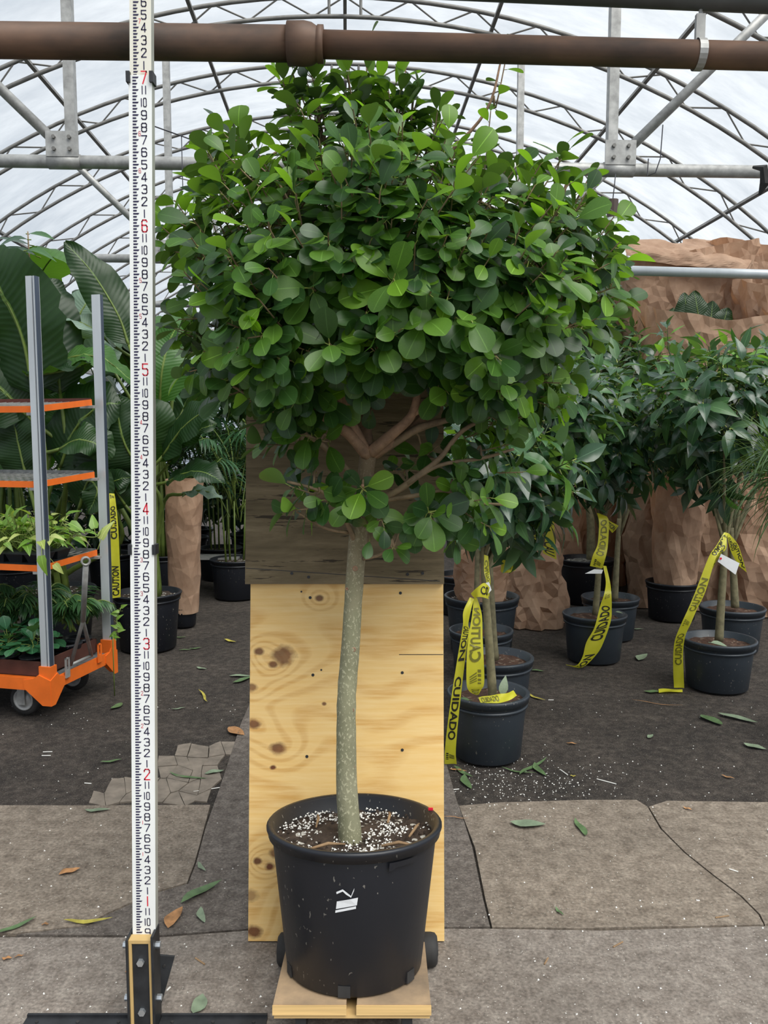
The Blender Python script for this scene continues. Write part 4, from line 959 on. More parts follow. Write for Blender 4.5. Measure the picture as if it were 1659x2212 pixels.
ficus('long-leaved ficus in the dusty pot behind the tape-draped pot', pA2, .178, .28, M['pot_grey'], M['soil_red'], [P(1068, 1425, 4.02), P(1062, 1330, 4.02), P(1058, 1200, 4.05), P(1080, 1120, 4.08)], P(1180, 880, 4.2), (.36, .34, .34), 44, .165, 2, 90, trunk_r=.021)
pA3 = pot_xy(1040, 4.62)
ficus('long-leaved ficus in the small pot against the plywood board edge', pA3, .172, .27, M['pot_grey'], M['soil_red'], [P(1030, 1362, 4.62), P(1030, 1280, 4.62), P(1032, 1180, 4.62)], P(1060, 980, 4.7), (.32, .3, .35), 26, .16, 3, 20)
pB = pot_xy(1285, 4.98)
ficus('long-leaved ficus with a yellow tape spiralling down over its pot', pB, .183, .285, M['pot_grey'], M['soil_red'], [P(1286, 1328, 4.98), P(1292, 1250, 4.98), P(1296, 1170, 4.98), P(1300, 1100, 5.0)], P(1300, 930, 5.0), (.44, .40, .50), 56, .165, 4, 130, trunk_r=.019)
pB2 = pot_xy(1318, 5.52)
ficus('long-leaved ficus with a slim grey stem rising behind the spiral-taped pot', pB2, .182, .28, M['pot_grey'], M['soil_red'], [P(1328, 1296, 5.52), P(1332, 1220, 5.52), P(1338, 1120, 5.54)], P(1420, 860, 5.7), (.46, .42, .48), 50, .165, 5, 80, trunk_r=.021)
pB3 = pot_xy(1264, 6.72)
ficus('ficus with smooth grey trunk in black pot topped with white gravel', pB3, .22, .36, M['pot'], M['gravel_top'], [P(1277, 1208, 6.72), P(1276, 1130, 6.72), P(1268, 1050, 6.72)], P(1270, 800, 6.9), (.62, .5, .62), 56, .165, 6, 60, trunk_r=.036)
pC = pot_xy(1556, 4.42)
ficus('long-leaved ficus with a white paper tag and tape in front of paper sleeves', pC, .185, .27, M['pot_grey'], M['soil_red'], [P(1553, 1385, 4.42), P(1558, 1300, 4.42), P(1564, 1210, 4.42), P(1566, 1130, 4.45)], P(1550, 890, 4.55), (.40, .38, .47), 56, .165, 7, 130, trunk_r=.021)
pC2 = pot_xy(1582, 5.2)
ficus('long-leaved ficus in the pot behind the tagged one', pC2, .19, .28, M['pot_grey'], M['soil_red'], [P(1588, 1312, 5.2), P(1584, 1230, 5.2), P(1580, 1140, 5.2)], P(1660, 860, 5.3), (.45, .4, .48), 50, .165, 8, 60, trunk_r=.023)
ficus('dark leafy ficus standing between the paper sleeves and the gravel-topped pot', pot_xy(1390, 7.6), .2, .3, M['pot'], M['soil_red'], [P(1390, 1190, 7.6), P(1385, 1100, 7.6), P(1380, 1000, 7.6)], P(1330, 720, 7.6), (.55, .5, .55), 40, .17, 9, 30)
ficus('dark leafy ficus hidden behind the weathered board and the tall tree', pot_xy(1000, 6.3), .2, .3, M['pot'], M['soil_red'], [P(1000, 1230, 6.3), P(1000, 1150, 6.3), P(1010, 1050, 6.3)], P(1060, 860, 6.3), (.7, .5, .6), 44, .17, 10, 30)
for k, (px, D, z, rx) in enumerate(((60, 7.2, .75, .75), (250, 8.0, .8, .8), (420, 9.2, .85, .8), (560, 9.0, .8, .75), (700, 8.4, .9, .8), (-120, 6.6, .8, .7), (1180, 9.2, 1.1, .8), (1000, 9.6, 1.1, .8))):  # added bushes, dark-leaved to bring darkness to the back rows
    x, y = pot_xy(px, D); ficus('low ficus bush added with dark leaves to darken the greenhouse back rows', (x, y), .22, .32, M['pot'], M['soil_red'], [(x, y, .28), (x, y, .4), (x, y, z - .25)], (x, y, z), (rx, .5, .55), 44, .19, 200 + k, 12, tones=(.12, 0), group='dark bushes added to darken the back rows')
# loose leaves lying in the pots
def lone_leaf(p, d, n, L, m, label, cat='leaf', group=None, key='lance', va=0):
    me = LM[key][0][va].copy(); me.name = 'fallen_leaf'; me.materials[0] = m; me.materials[1] = m
    o = bpy.data.objects.new('fallen_leaf', me); COL.objects.link(o); o.matrix_world = basis(Vector(p), Vector(d), Vector(n), L); return tag(o, label, cat, group)
lone_leaf(P(1083, 1502, 3.40), (.25, .05, .9), (0, -1, .3), .085, M['fallen_grey'], 'pale green leaf standing upright in the tape-draped pot', key='lance', va=1)
lone_leaf(P(1015, 1512, 3.36), (-1, .1, .05), (0, -.3, 1), .075, M['fallen_green'], 'dark green leaf lying on soil behind the trailing tape')
lone_leaf(P(1535, 1388, 4.3), (1, -.1, -.03), (0, -.35, 1), .10, M['fallen_grey'], 'pale leaf lying on the soil of the tagged tree')
lone_leaf(P(1330, 1322, 4.9), (1, .1, 0), (0, -.3, 1), .05, M['fallen_grey'], 'small leaf lying on the soil beside the spiral tape')

# ---------------------------------------------------------------- dracaena with thin straps
random.seed(31); dc = P(1690, 1030, 3.55)
t = thing('dracaena', (dc.x + .34, dc.y, 0), 'dracaena with a burst of thin arching strap leaves', 'potted plant')
b = MB(); b.tube([(dc.x + .34, dc.y, .2), (dc.x + .24, dc.y, .7), (dc.x, dc.y, dc.z - .03)], [.022, .02, .016], 10); b.build('trunk', M['bark_back'], t, True)
pot(t, up_frame(dc.x + .34, dc.y), .16, .14, .26, M['pot'], M['soil'], holes=0)
def strap_mesh(cv):
    b = MB(); vs = []; uv = []; n = 7
    for i in range(n + 1):
        s = i / n; a = cv * s; y = (math.sin(a) / cv) if cv > .01 else s; z = (math.cos(a) - 1) / cv if cv > .01 else 0; w = .014 * (1 - s ** 2.5) * min(1, .5 + s * 4) + .0008
        vs += [(-w, y, z + w * .5), (0, y, z), (w, y, z + w * .5)]; uv += [(0, s), (.5, s), (1, s)]
    b.add(vs, [f for i in range(n) for f in ((i * 3, i * 3 + 1, i * 3 + 4, i * 3 + 3), (i * 3 + 1, i * 3 + 2, i * 3 + 5, i * 3 + 4))]); b.uv = uv; return b.mesh('strap_leaf', [M['grass']], True)
SM = [strap_mesh(c) for c in (.35, .7, 1.1, 1.5)]
for hx in ((0, 0, 0), (.03, .05, .10), (.06, -.06, -.07)):
    c0 = dc + Vector(hx)
    for k in range(85):
        zz = U(-.35, .98); a = U(0, 6.28); rr = math.sqrt(1 - zz * zz); d = Vector((rr * math.cos(a), rr * math.sin(a), zz))
        o = bpy.data.objects.new('leaf', random.choice(SM[:2] if zz > .5 else SM[1:])); COL.objects.link(o); o.parent = t
        o.matrix_basis = Matrix.Translation(-Vector(t.location)) @ basis(c0 + d * .012, d, Vector((0, 0, 1)) + d * .05, U(.26, .40))

# ---------------------------------------------------------------- paper sleeves
def crumple(p, s, amt, sd):
    q = Vector(p) * s + Vector((sd, sd * 1.7, sd * .3)); d = noise.voronoi(q)[0]; return amt * (d[1] - d[0] - .3) + amt * .8 * noise.noise(q * .7)
def sleeve(name, c, r0, r1, z0, z1, sd, label, rim=0.0, rim_ang=0.0, sq=.25, amt=.06, group=None, lean=(0, 0)):
    rnd = random.Random(int(sd * 100)); b = MB(); vs = []
    na = max(20, int(2 * math.pi * max(r0, r1) / .046)); nz = max(12, int((z1 - z0) / .065))
    for i in range(nz + 1):
        s = i / nz
        for k in range(na):
            a = 2 * math.pi * (k + (.5 if i % 2 else 0) + rnd.uniform(-.28, .28)) / na; zt_ = z1 + rim * math.cos(a - rim_ang) + .05 * noise.noise(Vector((a * 1.5, sd, 2)))
            sj = min(1, max(0, s + rnd.uniform(-.3, .3) / nz)) if 0 < i < nz else s
            z = z0 + (zt_ - z0) * sj; r = r0 + (r1 - r0) * sj
            f = 1 / max(abs(math.cos(a)), abs(math.sin(a))); r *= (1 - sq) + sq * min(f, 1.35)
            p = Vector((math.cos(a) * r, math.sin(a) * r, z * .45)); q5 = Vector((math.cos(a) * r * 9, math.sin(a) * r * 9, z * 1.6 + sd)); q6 = Vector((math.cos(a) * r * 4 + z * 2.2, math.sin(a) * r * 4 + sd, z * 3.0)); r2 = amt * (.9 * (abs(noise.noise(q5)) - .2) + .8 * (abs(noise.noise(q6)) - .2)) + rnd.uniform(-.10, .10) * amt
            vs.append(Vector((c[0] + math.cos(a) * (r + r2) + lean[0] * s, c[1] + math.sin(a) * (r + r2) + lean[1] * s, z)))
    fs = []
    for i in range(nz):
        for k in range(na):
            q = (i * na + k, i * na + (k + 1) % na, (i + 1) * na + (k + 1) % na, (i + 1) * na + k)
            fs += [(q[0], q[1], q[2]), (q[0], q[2], q[3])] if i % 2 else [(q[0], q[1], q[3]), (q[1], q[2], q[3])]
    b.add(vs, fs); o = b.build(name, M['paper'], None, False); return tag(o, label, 'paper sleeve', group)
def px_c(px, D): return (P(px, 900, D).x, D)
sleeve('paper_sleeve', px_c(386, 5.85), .10, .135, .10, 1.06, 1.3, 'smooth brown paper sleeve standing behind the paddle-leaved plant', amt=.018, lean=(.03, 0))
sleeve('paper_sleeve', px_c(1500, 6.75), .40, .46, 0, 2.44, 2.1, 'open brown paper sleeve with a dark leaf inside its mouth', rim=.20, rim_ang=R(95), amt=.075, sq=.5)
sleeve('paper_sleeve', px_c(1690, 6.95), .36, .42, 0, 2.52, 3.7, 'torn orange-brown paper sleeve beside the open one', rim=.14, rim_ang=R(140), amt=.11, sq=.4)
sleeve('paper_sleeve', px_c(1440, 7.7), .42, .62, 0, 2.98, 4.4, 'tall brown paper sleeve with its top folded over, above the pipe', rim=.10, rim_ang=R(30), amt=.09, sq=.6)
sleeve('paper_sleeve', px_c(1620, 7.9), .45, .62, 0, 3.02, 5.2, 'tall brown paper sleeve next to the one folded over', rim=.12, rim_ang=R(160), amt=.09, sq=.6)
sleeve('paper_sleeve', px_c(1190, 7.3), .30, .30, .0, 1.05, 6.1, 'crumpled brown paper sleeve behind the hanging yellow loop', amt=.10)
sleeve('paper_sleeve', px_c(1130, 6.1), .34, .25, .0, .62, 7.7, 'slumped heap of brown paper behind the gravel-topped pot', amt=.14)
sleeve('paper_sleeve', px_c(1405, 6.6), .13, .16, 0, 1.25, 8.3, 'narrow heavily wrinkled brown paper sleeve beside the dark pot', amt=.10)
sB4 = sleeve('paper_sleeve', px_c(1470, 6.12), .15, .20, .25, 1.2, 9.6, 'brown paper sleeve rising from the dark pot', amt=.05)
sleeve('paper_sleeve', px_c(1640, 6.4), .30, .30, .0, .95, 10.4, 'reddish brown paper sleeve behind the tagged tree', amt=.08)
sleeve('paper_sleeve', px_c(1300, 7.6), .25, .28, .0, 1.2, 12.4, 'brown paper sleeve between the grey trunk and the spiral-taped stem', amt=.08)
sleeve('paper_sleeve', px_c(1045, 5.16), .12, .19, .25, .62, 11.9, 'crumpled brown paper wrap stuffed into the big black pot', amt=.07)
t = thing('nursery_pot', (*px_c(386, 5.85), 0), 'small black pot under the smooth paper sleeve', 'pot'); pot(t, up_frame(*px_c(386, 5.85)), .098, .085, .14, M['pot'], M['soil'], lip=.004, lip_h=.02, holes=0)
t = thing('nursery_pot', (*px_c(1045, 5.16), 0), 'big black pot holding a crumpled paper wrap', 'pot'); pot(t, up_frame(*px_c(1045, 5.16)), .225, .19, .36, M['pot_grey'], M['soil'], lip=.014, lip_h=.04, holes=0)
t = thing('nursery_pot', (*px_c(1465, 6.1), 0), 'dark pot with a paper sleeve standing in it', 'pot'); pot(t, up_frame(*px_c(1465, 6.1)), .185, .165, .28, M['pot'], M['soil'], holes=0)
# folded flap of paper over the top sleeves, and the dark leaf inside the open sleeve
def paper_sheet(q, sd, label, nx=48, ny=20, amt=.06, bend=.12):
    b = MB(); vs = []
    for j in range(ny + 1):
        for i in range(nx + 1):
            s, u = i / nx, j / ny; p = q[0].lerp(q[1], s).lerp(q[3].lerp(q[2], s), u)
            p = p + Vector((0, -bend * math.sin(math.pi * u), 0)) + Vector((0, -1, .4)) * (crumple(p, 3.2, amt, sd) + crumple(p, 9, amt * .25, sd)); vs.append(p)
    W_ = nx + 1; b.add(vs, [(j * W_ + i, j * W_ + i + 1, (j + 1) * W_ + i + 1, (j + 1) * W_ + i) for j in range(ny) for i in range(nx)])
    o = b.build('paper_flap', M['paper'], None, False); tag(o, label, 'paper'); md = o.modifiers.new('thick', 'SOLIDIFY'); md.thickness = .004; return o
paper_sheet([P(1310, 545, 7.0), P(1605, 590, 7.0), P(1625, 545, 7.35), P(1350, 512, 7.35)], 1.1, 'flat fold of brown paper lying over the tall sleeve', bend=.08)
paper_sheet([P(1450, 560, 7.35), P(1720, 590, 7.2), P(1720, 530, 7.6), P(1480, 508, 7.6)], 2.6, 'second fold of brown paper behind the first', bend=.08)

#PADDLES
def paddle(parent, pts, wid, nrm, m='banana', fold=.25, ruf=.02, sd=0, stalk_to=None, sr=.012, prof=None, torn=0):
    n = 20; c = spline(pts, n); b = MB(); vs = []; uv = []; cols = 7; nrm = Vector(nrm)
    for i in range(n + 1):
        s = i / n; tg = (c[min(n, i + 1)] - c[max(0, i - 1)]).normalized(); x = tg.cross(nrm).normalized(); z = x.cross(tg)
        w = wid * (math.sin(math.pi * min(1, (s * .96 + .03)) ** .8) ** .62 if 0 < s < 1 else .06)
        for k in range(cols):
            u = (k / (cols - 1) - .5) * 2; e = abs(u)
            jag = 1 + (torn * noise.noise(Vector((i * 1.9, sd + (3 if u > 0 else 0), 5))) if e > .9 else 0)
            vs.append(c[i] + x * (u * w * jag) + z * (e * w * fold - e * e * w * .25 + ruf * e * e * math.sin(i * .9 + sd + u) + ruf * noise.noise(Vector((i * .5, u * 2, sd))))); uv.append((u * .5 + .5, s))
    b.add(vs, [(i * cols + k, i * cols + k + 1, (i + 1) * cols + k + 1, (i + 1) * cols + k) for i in range(n) for k in range(cols - 1)]); b.uv = uv
    lf = b.build('leaf', M[m], parent, True)
    r = MB(); k2 = int(n * .85); r.tube([c[i] - Vector((0, 0, .002)) for i in range(k2)], [sr * .7 * (1 - .8 * i / k2) for i in range(k2)], 6); r.build('midrib', M['stem_green'], lf, True)
    if stalk_to is not None:
        d0 = (c[0] - c[1]).normalized(); q = [c[0], c[0] + d0 * (c[0] - stalk_to).length * .3, (c[0] + d0 * .2).lerp(stalk_to, .6), stalk_to]
        r = MB(); cc = spline(q, 12); r.tube(cc, [sr * (.65 + .75 * i / 12) for i in range(13)], 8); r.build('stalk', M['stem_green'], parent, True)
dl = px_c(1510, 6.78); t = thing('paddle_plant', (dl[0], dl[1], 0), 'dark broad-leaved plant inside the open paper sleeve', 'potted plant')
pot(t, up_frame(*dl), .2, .17, .34, M['pot'], M['soil'], holes=0)
for k, (pa, pb, pc_, w_) in enumerate((((1480, 760), (1485, 690), (1478, 632), .12), ((1520, 760), (1510, 690), (1500, 628), .13), ((1550, 770), (1560, 710), (1572, 665), .12), ((1500, 780), (1530, 720), (1540, 650), .14), ((1450, 770), (1450, 715), (1455, 665), .10))):
    paddle(t, [P(*pa, 6.80), P(*pb, 6.78), P(*pc_, 6.80)], w_, (.1, -1, .1), 'banana', .15, .01, k, stalk_to=Vector((dl[0], dl[1], .32)), sr=.012)
random.seed(41)
S1 = P(120, 1240, 5.3); S1.z = .36
tA = thing('paddle_plant', (S1.x, S1.y, 0), 'big paddle-leaved plant with broad dark leaves behind the orange trolley', 'potted plant')
pot(tA, up_frame(S1.x, S1.y), .24, .2, .38, M['pot'], M['soil'], holes=0)
for pts, wid, nrm, m, fold, sd in (
    ([P(72, 850, 4.9), P(45, 720, 4.85), P(-10, 610, 4.8), P(-60, 560, 4.8)], .30, (-.35, -.9, .2), 'banana', .12, 1),
    ([P(60, 900, 5.0), P(-10, 830, 4.95), P(-90, 790, 4.9)], .26, (0, -.9, .4), 'banana', .2, 2),
    ([P(130, 850, 5.0), P(120, 760, 5.0), P(105, 640, 5.05), P(95, 600, 5.1)], .17, (.5, -.85, .1), 'banana', .25, 3),
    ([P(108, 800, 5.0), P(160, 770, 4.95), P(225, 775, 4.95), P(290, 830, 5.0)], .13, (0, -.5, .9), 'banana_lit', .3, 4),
    ([P(60, 810, 4.9), P(110, 805, 4.8), P(160, 795, 4.8), P(195, 780, 4.85)], .10, (0, -.3, 1), 'banana', .5, 5),
    ([P(130, 1010, 5.0), P(160, 930, 4.95), P(210, 880, 4.9), P(260, 870, 4.9)], .24, (-.2, -.9, .3), 'banana', .15, 6),
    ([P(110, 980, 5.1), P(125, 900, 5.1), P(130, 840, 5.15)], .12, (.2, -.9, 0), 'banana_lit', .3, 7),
    ([P(60, 1040, 5.0), P(40, 960, 5.0), P(25, 880, 5.0)], .16, (-.3, -.9, .1), 'banana', .3, 8),
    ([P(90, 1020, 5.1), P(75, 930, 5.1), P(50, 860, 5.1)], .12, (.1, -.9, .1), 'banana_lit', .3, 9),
    ([P(130, 970, 4.85), P(170, 950, 4.75), P(215, 965, 4.75), P(225, 1000, 4.8)], .12, (.1, -.7, .7), 'banana', .35, 10),
    ([P(170, 1100, 4.9), P(190, 1040, 4.85), P(210, 1060, 4.8), P(190, 1110, 4.8)], .12, (.1, -.95, .2), 'banana', .2, 11),
    ([P(250, 1100, 5.1), P(240, 1030, 5.0), P(225, 960, 5.0), P(230, 900, 5.0)], .2, (.2, -.9, .1), 'banana', .2, 12)):
    paddle(tA, pts, wid, nrm, m, fold, .02, sd, stalk_to=S1 + Vector((U(-.1, .1), U(-.1, .1), 0)), sr=.016, torn=.25)
S2 = P(325, 1285, 5.25); S2.z = .33
tB = thing('paddle_plant', (S2.x, S2.y, 0), 'tall paddle-leaved plant in the black pot behind the measuring staff', 'potted plant')
pot(tB, up_frame(P(318, 1285, 5.25).x, 5.25), .205, .175, .365, M['pot'], M['soil'], holes=0, lip=.014)
for pts, wid, nrm, m, fold, sd in (
    ([P(278, 745, 5.1), P(255, 680, 5.1), P(200, 590, 5.1), P(140, 522, 5.1)], .135, (.35, -.9, .1), 'banana', .15, 21),
    ([P(150, 720, 5.4), P(165, 690, 5.4), P(190, 650, 5.45), P(225, 610, 5.5)], .17, (-.2, -.95, .1), 'banana_backlit', .1, 22),
    ([P(250, 750, 5.2), P(200, 710, 5.1), P(160, 690, 5.1), P(115, 675, 5.1)], .08, (0, -.5, .9), 'banana_backlit', .5, 23),
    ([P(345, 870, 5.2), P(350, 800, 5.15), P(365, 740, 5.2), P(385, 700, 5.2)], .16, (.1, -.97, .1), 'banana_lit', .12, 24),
    ([P(352, 985, 5.0), P(390, 930, 4.9), P(430, 895, 4.8), P(475, 872, 4.75)], .135, (-.3, -.8, .55), 'banana', .25, 25),
    ([P(365, 1000, 5.1), P(395, 955, 5.0), P(440, 925, 4.95), P(470, 915, 4.95)], .07, (.3, -.7, .6), 'banana', .5, 26),
    ([P(365, 1040, 5.0), P(400, 1022, 4.9), P(440, 1020, 4.8), P(485, 1045, 4.75)], .10, (-.1, -.6, .8), 'banana', .45, 27),
    ([P(395, 1068, 5.0), P(420, 1060, 4.9), P(450, 1062, 4.85), P(480, 1078, 4.85)], .05, (0, -.6, .8), 'banana_backlit', .3, 28),
    ([P(330, 1000, 5.1), P(335, 950, 5.0), P(325, 900, 4.95), P(300, 880, 4.95)], .15, (.1, -.98, .1), 'banana', .15, 29),
    ([P(300, 1010, 5.0), P(270, 960, 4.95), P(255, 900, 4.95), P(250, 850, 5.0)], .17, (.1, -.95, .2), 'banana', .2, 30),
    ([P(270, 1090, 5.0), P(250, 1060, 4.95), P(245, 1040, 4.9), P(285, 1030, 4.9)], .10, (.1, -.9, .4), 'banana', .25, 31),
    ([P(240, 790, 5.5), P(225, 760, 5.5), P(215, 745, 5.5), P(250, 735, 5.6)], .12, (.1, -.9, .3), 'banana_backlit', .3, 32)):
    paddle(tB, pts, wid, nrm, m, fold, .015, sd, stalk_to=S2 + Vector((U(-.06, .08), U(-.08, .08), 0)), sr=.014, torn=.2)
def wild_paddle(x, y, h, n, sd, label):
    random.seed(sd); t = thing('paddle_plant', (x, y, 0), label, 'potted plant', 'paddle-leaved plants in the back rows'); pot(t, up_frame(x, y), .22, .19, .36, M['pot'], M['soil'], holes=0)
    for k in range(n):
        a = k * 2.4 + sd; d = Vector((math.cos(a), math.sin(a), 0)); H = h * U(.35, .8); o = Vector((x, y, .34))
        p0 = o + d * .12 * h + Vector((0, 0, H)); p1 = p0 + d * .14 * h + Vector((0, 0, .16 * h)); p2 = p1 + d * .16 * h + Vector((0, 0, .06 * h)); p3 = p2 + d * .12 * h + Vector((0, 0, -.08 * h))
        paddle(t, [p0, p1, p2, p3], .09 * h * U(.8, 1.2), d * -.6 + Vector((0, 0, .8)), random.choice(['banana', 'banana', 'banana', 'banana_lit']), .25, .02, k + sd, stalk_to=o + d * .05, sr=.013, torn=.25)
for x, y, h, sd in ((-2.9, 6.4, 2.3, 51), (-1.9, 7.0, 2.1, 52), (-3.6, 7.6, 2.2, 53), (-2.4, 8.6, 2.2, 54), (-2.9, 5.6, 1.7, 55), (-1.35, 8.4, 1.7, 56)):
    wild_paddle(x, y, h, 11, sd, 'leafy paddle-leaved plant in the dark back rows behind the trolley')
# thin-stemmed leafy vine reaching up at the left edge
random.seed(61); vt = thing('rubber_vine', (P(30, 900, 5.0).x, 5.7, 0), 'thin-stemmed plant with a few pointed leaves poking above the broad paddle leaf', 'potted plant')
b = MB(); vtop = P(60, 500, 5.6); b.tube(spline([(vt.location.x, 5.7, 0), P(40, 700, 5.65), P(62, 590, 5.6), vtop], 10), [.012, .012, .011, .011, .010, .009, .008, .007, .006, .005, .004], 6); b.build('stem', M['twig'], vt, True)
lv = []
for k in range(13):
    a = U(-2.8, .2) if k % 2 else U(-1, 1); p = P(60 + U(-20, 20), 505 + 12 * k, 5.6 + U(-.1, .1)); d = Vector((math.cos(k * 2.1), -.3, U(-.15, .25))); lv.append((basis(p, d, Vector((0, -.5, .9)), U(.16, .26)), 0 if k % 3 else 1, k % 4))
finalize(lv, vt, 13, 'lance')

# ---------------------------------------------------------------- palms
def frond(parent, base, d, L, n, wl, arch=.9, key='palm', name='frond'):
    d = d.normalized(); h = Vector((d.x, d.y, 0)); h = h.normalized() if h.length > .01 else Vector((1, 0, 0))
    c = spline([base, base + d * L * .4, base + d * L * .7 + h * L * .12 * arch + Vector((0, 0, -L * .06 * arch)), base + d * L * .85 + h * L * .3 * arch + Vector((0, 0, -L * .28 * arch))], 16)
    e = MB(); e.tube(c, [.006 * (1 - .8 * i / 16) + .0008 for i in range(17)], 5); lv = []
    for i in range(n):
        s = .28 + .72 * i / n; k = min(15, int(s * 16)); p = c[k].lerp(c[k + 1], s * 16 - k); tg = (c[k + 1] - c[k]).normalized(); x = tg.cross(Vector((0, 0, 1)))
        if x.length < .05: x = Vector((1, 0, 0))
        x.normalize()
        for sgn in (-1, 1):
            l = wl * (math.sin(math.pi * (.15 + .8 * (i / n))) ** .6) * U(.85, 1.1); dd = tg * .55 + x * sgn * .85 + Vector((0, 0, -.22)); lv.append((basis(p, dd, Vector((0, 0, 1)) + x * sgn * .3, l), 0, i % 2))
    return join_leaves(lv, key, name, parent, None, e)
def palm(x, y, z0, h, nf, sd, label, pr=None, ph=.3, wl=.2, grp=None, canes=5, key='palm', nl=17, arch=.9, name='palm'):
    random.seed(sd); t = thing(name, (x, y, z0), label, 'potted plant', grp)
    if pr: pot(t, up_frame(x, y, z0), pr, pr * .87, ph, M['pot'], M['soil'], holes=0)
    for k in range(canes):
        a = k * 2.4; b = MB(); q = Vector((x + .05 * math.cos(a) * (pr or .1) * 8, y + .05 * math.sin(a) * (pr or .1) * 8, z0 + ph * .85)); b.tube([q, q + Vector((math.cos(a) * .03, math.sin(a) * .03, h * .35))], [.009, .007], 6); b.build('cane', M['stem_green'], t, True)
    for k in range(nf):
        a = k * 2.4 + sd; el = R(U(38, 80)); d = Vector((math.cos(a) * math.cos(el), math.sin(a) * math.cos(el), math.sin(el))); s = Vector((x + U(-.05, .05), y + U(-.05, .05), z0 + ph + h * U(.12, .42)))
        frond(t, s, d, h * U(.5, .68), nl, wl, arch * U(.7, 1.2), key)
    return t
pp = px_c(505, 6.9)
palm(pp[0], pp[1], 0, 1.55, 15, 71, 'feathery palm with yellow canes in a black pot beside the weathered board', .21, .33, .22)
for px, D, h, sd in ((470, 7.8, 1.9, 72), (560, 8.2, 2.1, 73), (400, 8.6, 2.2, 74), (640, 7.6, 1.8, 75), (230, 7.4, 2.45, 76)):
    c = px_c(px, D); palm(c[0], c[1], 0, h, 14, sd, 'feathery palm in the shaded rows behind the weathered board' if px > 380 else 'tall feathery palm behind the far trolley post', .2, .3, .26, 'palms in the shaded back rows' if px > 380 else None)
# dark slatted metal step under the palms
c = P(450, 1190, 7.0); t = thing('metal_bench', (c.x, c.y, 0), 'low dark slatted metal bench beside the palm pot', 'bench')
for k in range(5):
    b = MB(); b.box((c.x - .22, c.y + .05 * k, .30), (c.x + .25, c.y + .05 * k + .036, .315)); b.build('slat', M['galv'], t)
for dx in (-.2, .22):
    b = MB(); b.box((c.x + dx - .015, c.y + .02, -.01), (c.x + dx + .015, c.y + .2, .30)); b.build('leg', M['black_steel'], t)

# ================================================================== trolley
c0 = G(108, 1524, .085); c1 = G(240, 1456, .085); ed = (c1 - c0); ed.z = 0; LD = .56; ed.normalize(); ew = Vector((-ed.y, ed.x, 0)); LW = 1.30
c0 = Vector((c0.x, c0.y, 0))
def CW(w, d, z): return c0 + ew * w + ed * d + Vector((0, 0, z))
MC = Matrix((ew, ed, Vector((0, 0, 1)))).transposed().to_4x4(); MC.translation = c0       # x: leftwards along the front, y: into depth
cart = thing('trolley', CW(.65, .28, 0), 'orange plant trolley with galvanised posts and wire shelves', 'trolley')
PT = 2.10
for w, d in ((0, 0), (0, LD), (LW, 0), (LW, LD)):
    s = 1 if w == 0 else -1; f = 1 if d == 0 else -1
    b = MB(); X = lambda a: w + s * a
    def bx_(a0, a1, d0, d1, z0, z1):
        xa, xb = sorted((X(a0), X(a1))); ya, yb = sorted((d + f * d0, d + f * d1)); b.box((xa, ya, z0), (xb, yb, z1), MC)
    bx_(.010, .040, 0, .004, .20, PT); bx_(-.003, .003, .001, .030, .20, PT); bx_(.036, .040, .004, .03, .20, PT); bx_(-.008, .04, .030, .034, .20, PT); bx_(.010, .013, .004, .030, .20, PT)
    pst = b.build('post', M['galv_bright'], cart)
    b = MB(); bx_(.003, .010, .008, .012, .20, PT); bx_(-.009, -.003, .005, .030, .20, PT); b.build('groove', M['groove'], pst)
    # cast foot: socket plus a pointed skirt
    b = MB()
    xa, xb = sorted((X(-.014), X(.048))); ya, yb = sorted((d - f * .008, d + f * .044)); b.box((xa, ya, .20), (xb, yb, .275), MC)
    pf = [(X(-.016), .21), (X(-.016), .085), (X(.03), .085), (X(.13), .165), (X(.13), .205), (X(.075), .215), (X(.048), .235)]
    def skirt(pl, plane):
        vs = []
        for off in (0, .006):
            for a, z in pl: vs.append(MC @ (Vector((a, d - f * (.014 - off), z)) if plane == 'f' else Vector((w - s * (.018 - off), a, z))))
        n = len(pl); b.add(vs, [tuple(range(n)), tuple(range(n, 2 * n))[::-1]] + [(i, (i + 1) % n, n + (i + 1) % n, n + i) for i in range(n)])
    skirt(pf, 'f')
    Y = lambda a: d + f * a
    skirt([(Y(-.012), .21), (Y(-.012), .085), (Y(.02), .085), (Y(.10), .165), (Y(.10), .205), (Y(.06), .215), (Y(.046), .235)], 's')
    b.build('corner_foot', M['orange'], cart)
for d in (-.008, LD + .004):
    b = MB(); b.box((.03, d - .003, .155), (LW - .03, d + .006, .215), MC); b.box((.03, min(d, d + .04), .205), (LW - .03, max(d, d + .04) if d < .1 else d + .003, .211), MC); b.build('base_beam', M['orange'], cart)
for w in (-.010, LW + .004):
    b = MB(); b.box((w - .003, .02, .155), (w + .006, LD - .02, .215), MC); b.build('base_beam', M['orange'], cart)
b = MB(); b.box((.02, .02, .195), (LW - .02, LD - .02, .203), MC); b.build('base_deck', M['orange_in'], cart)
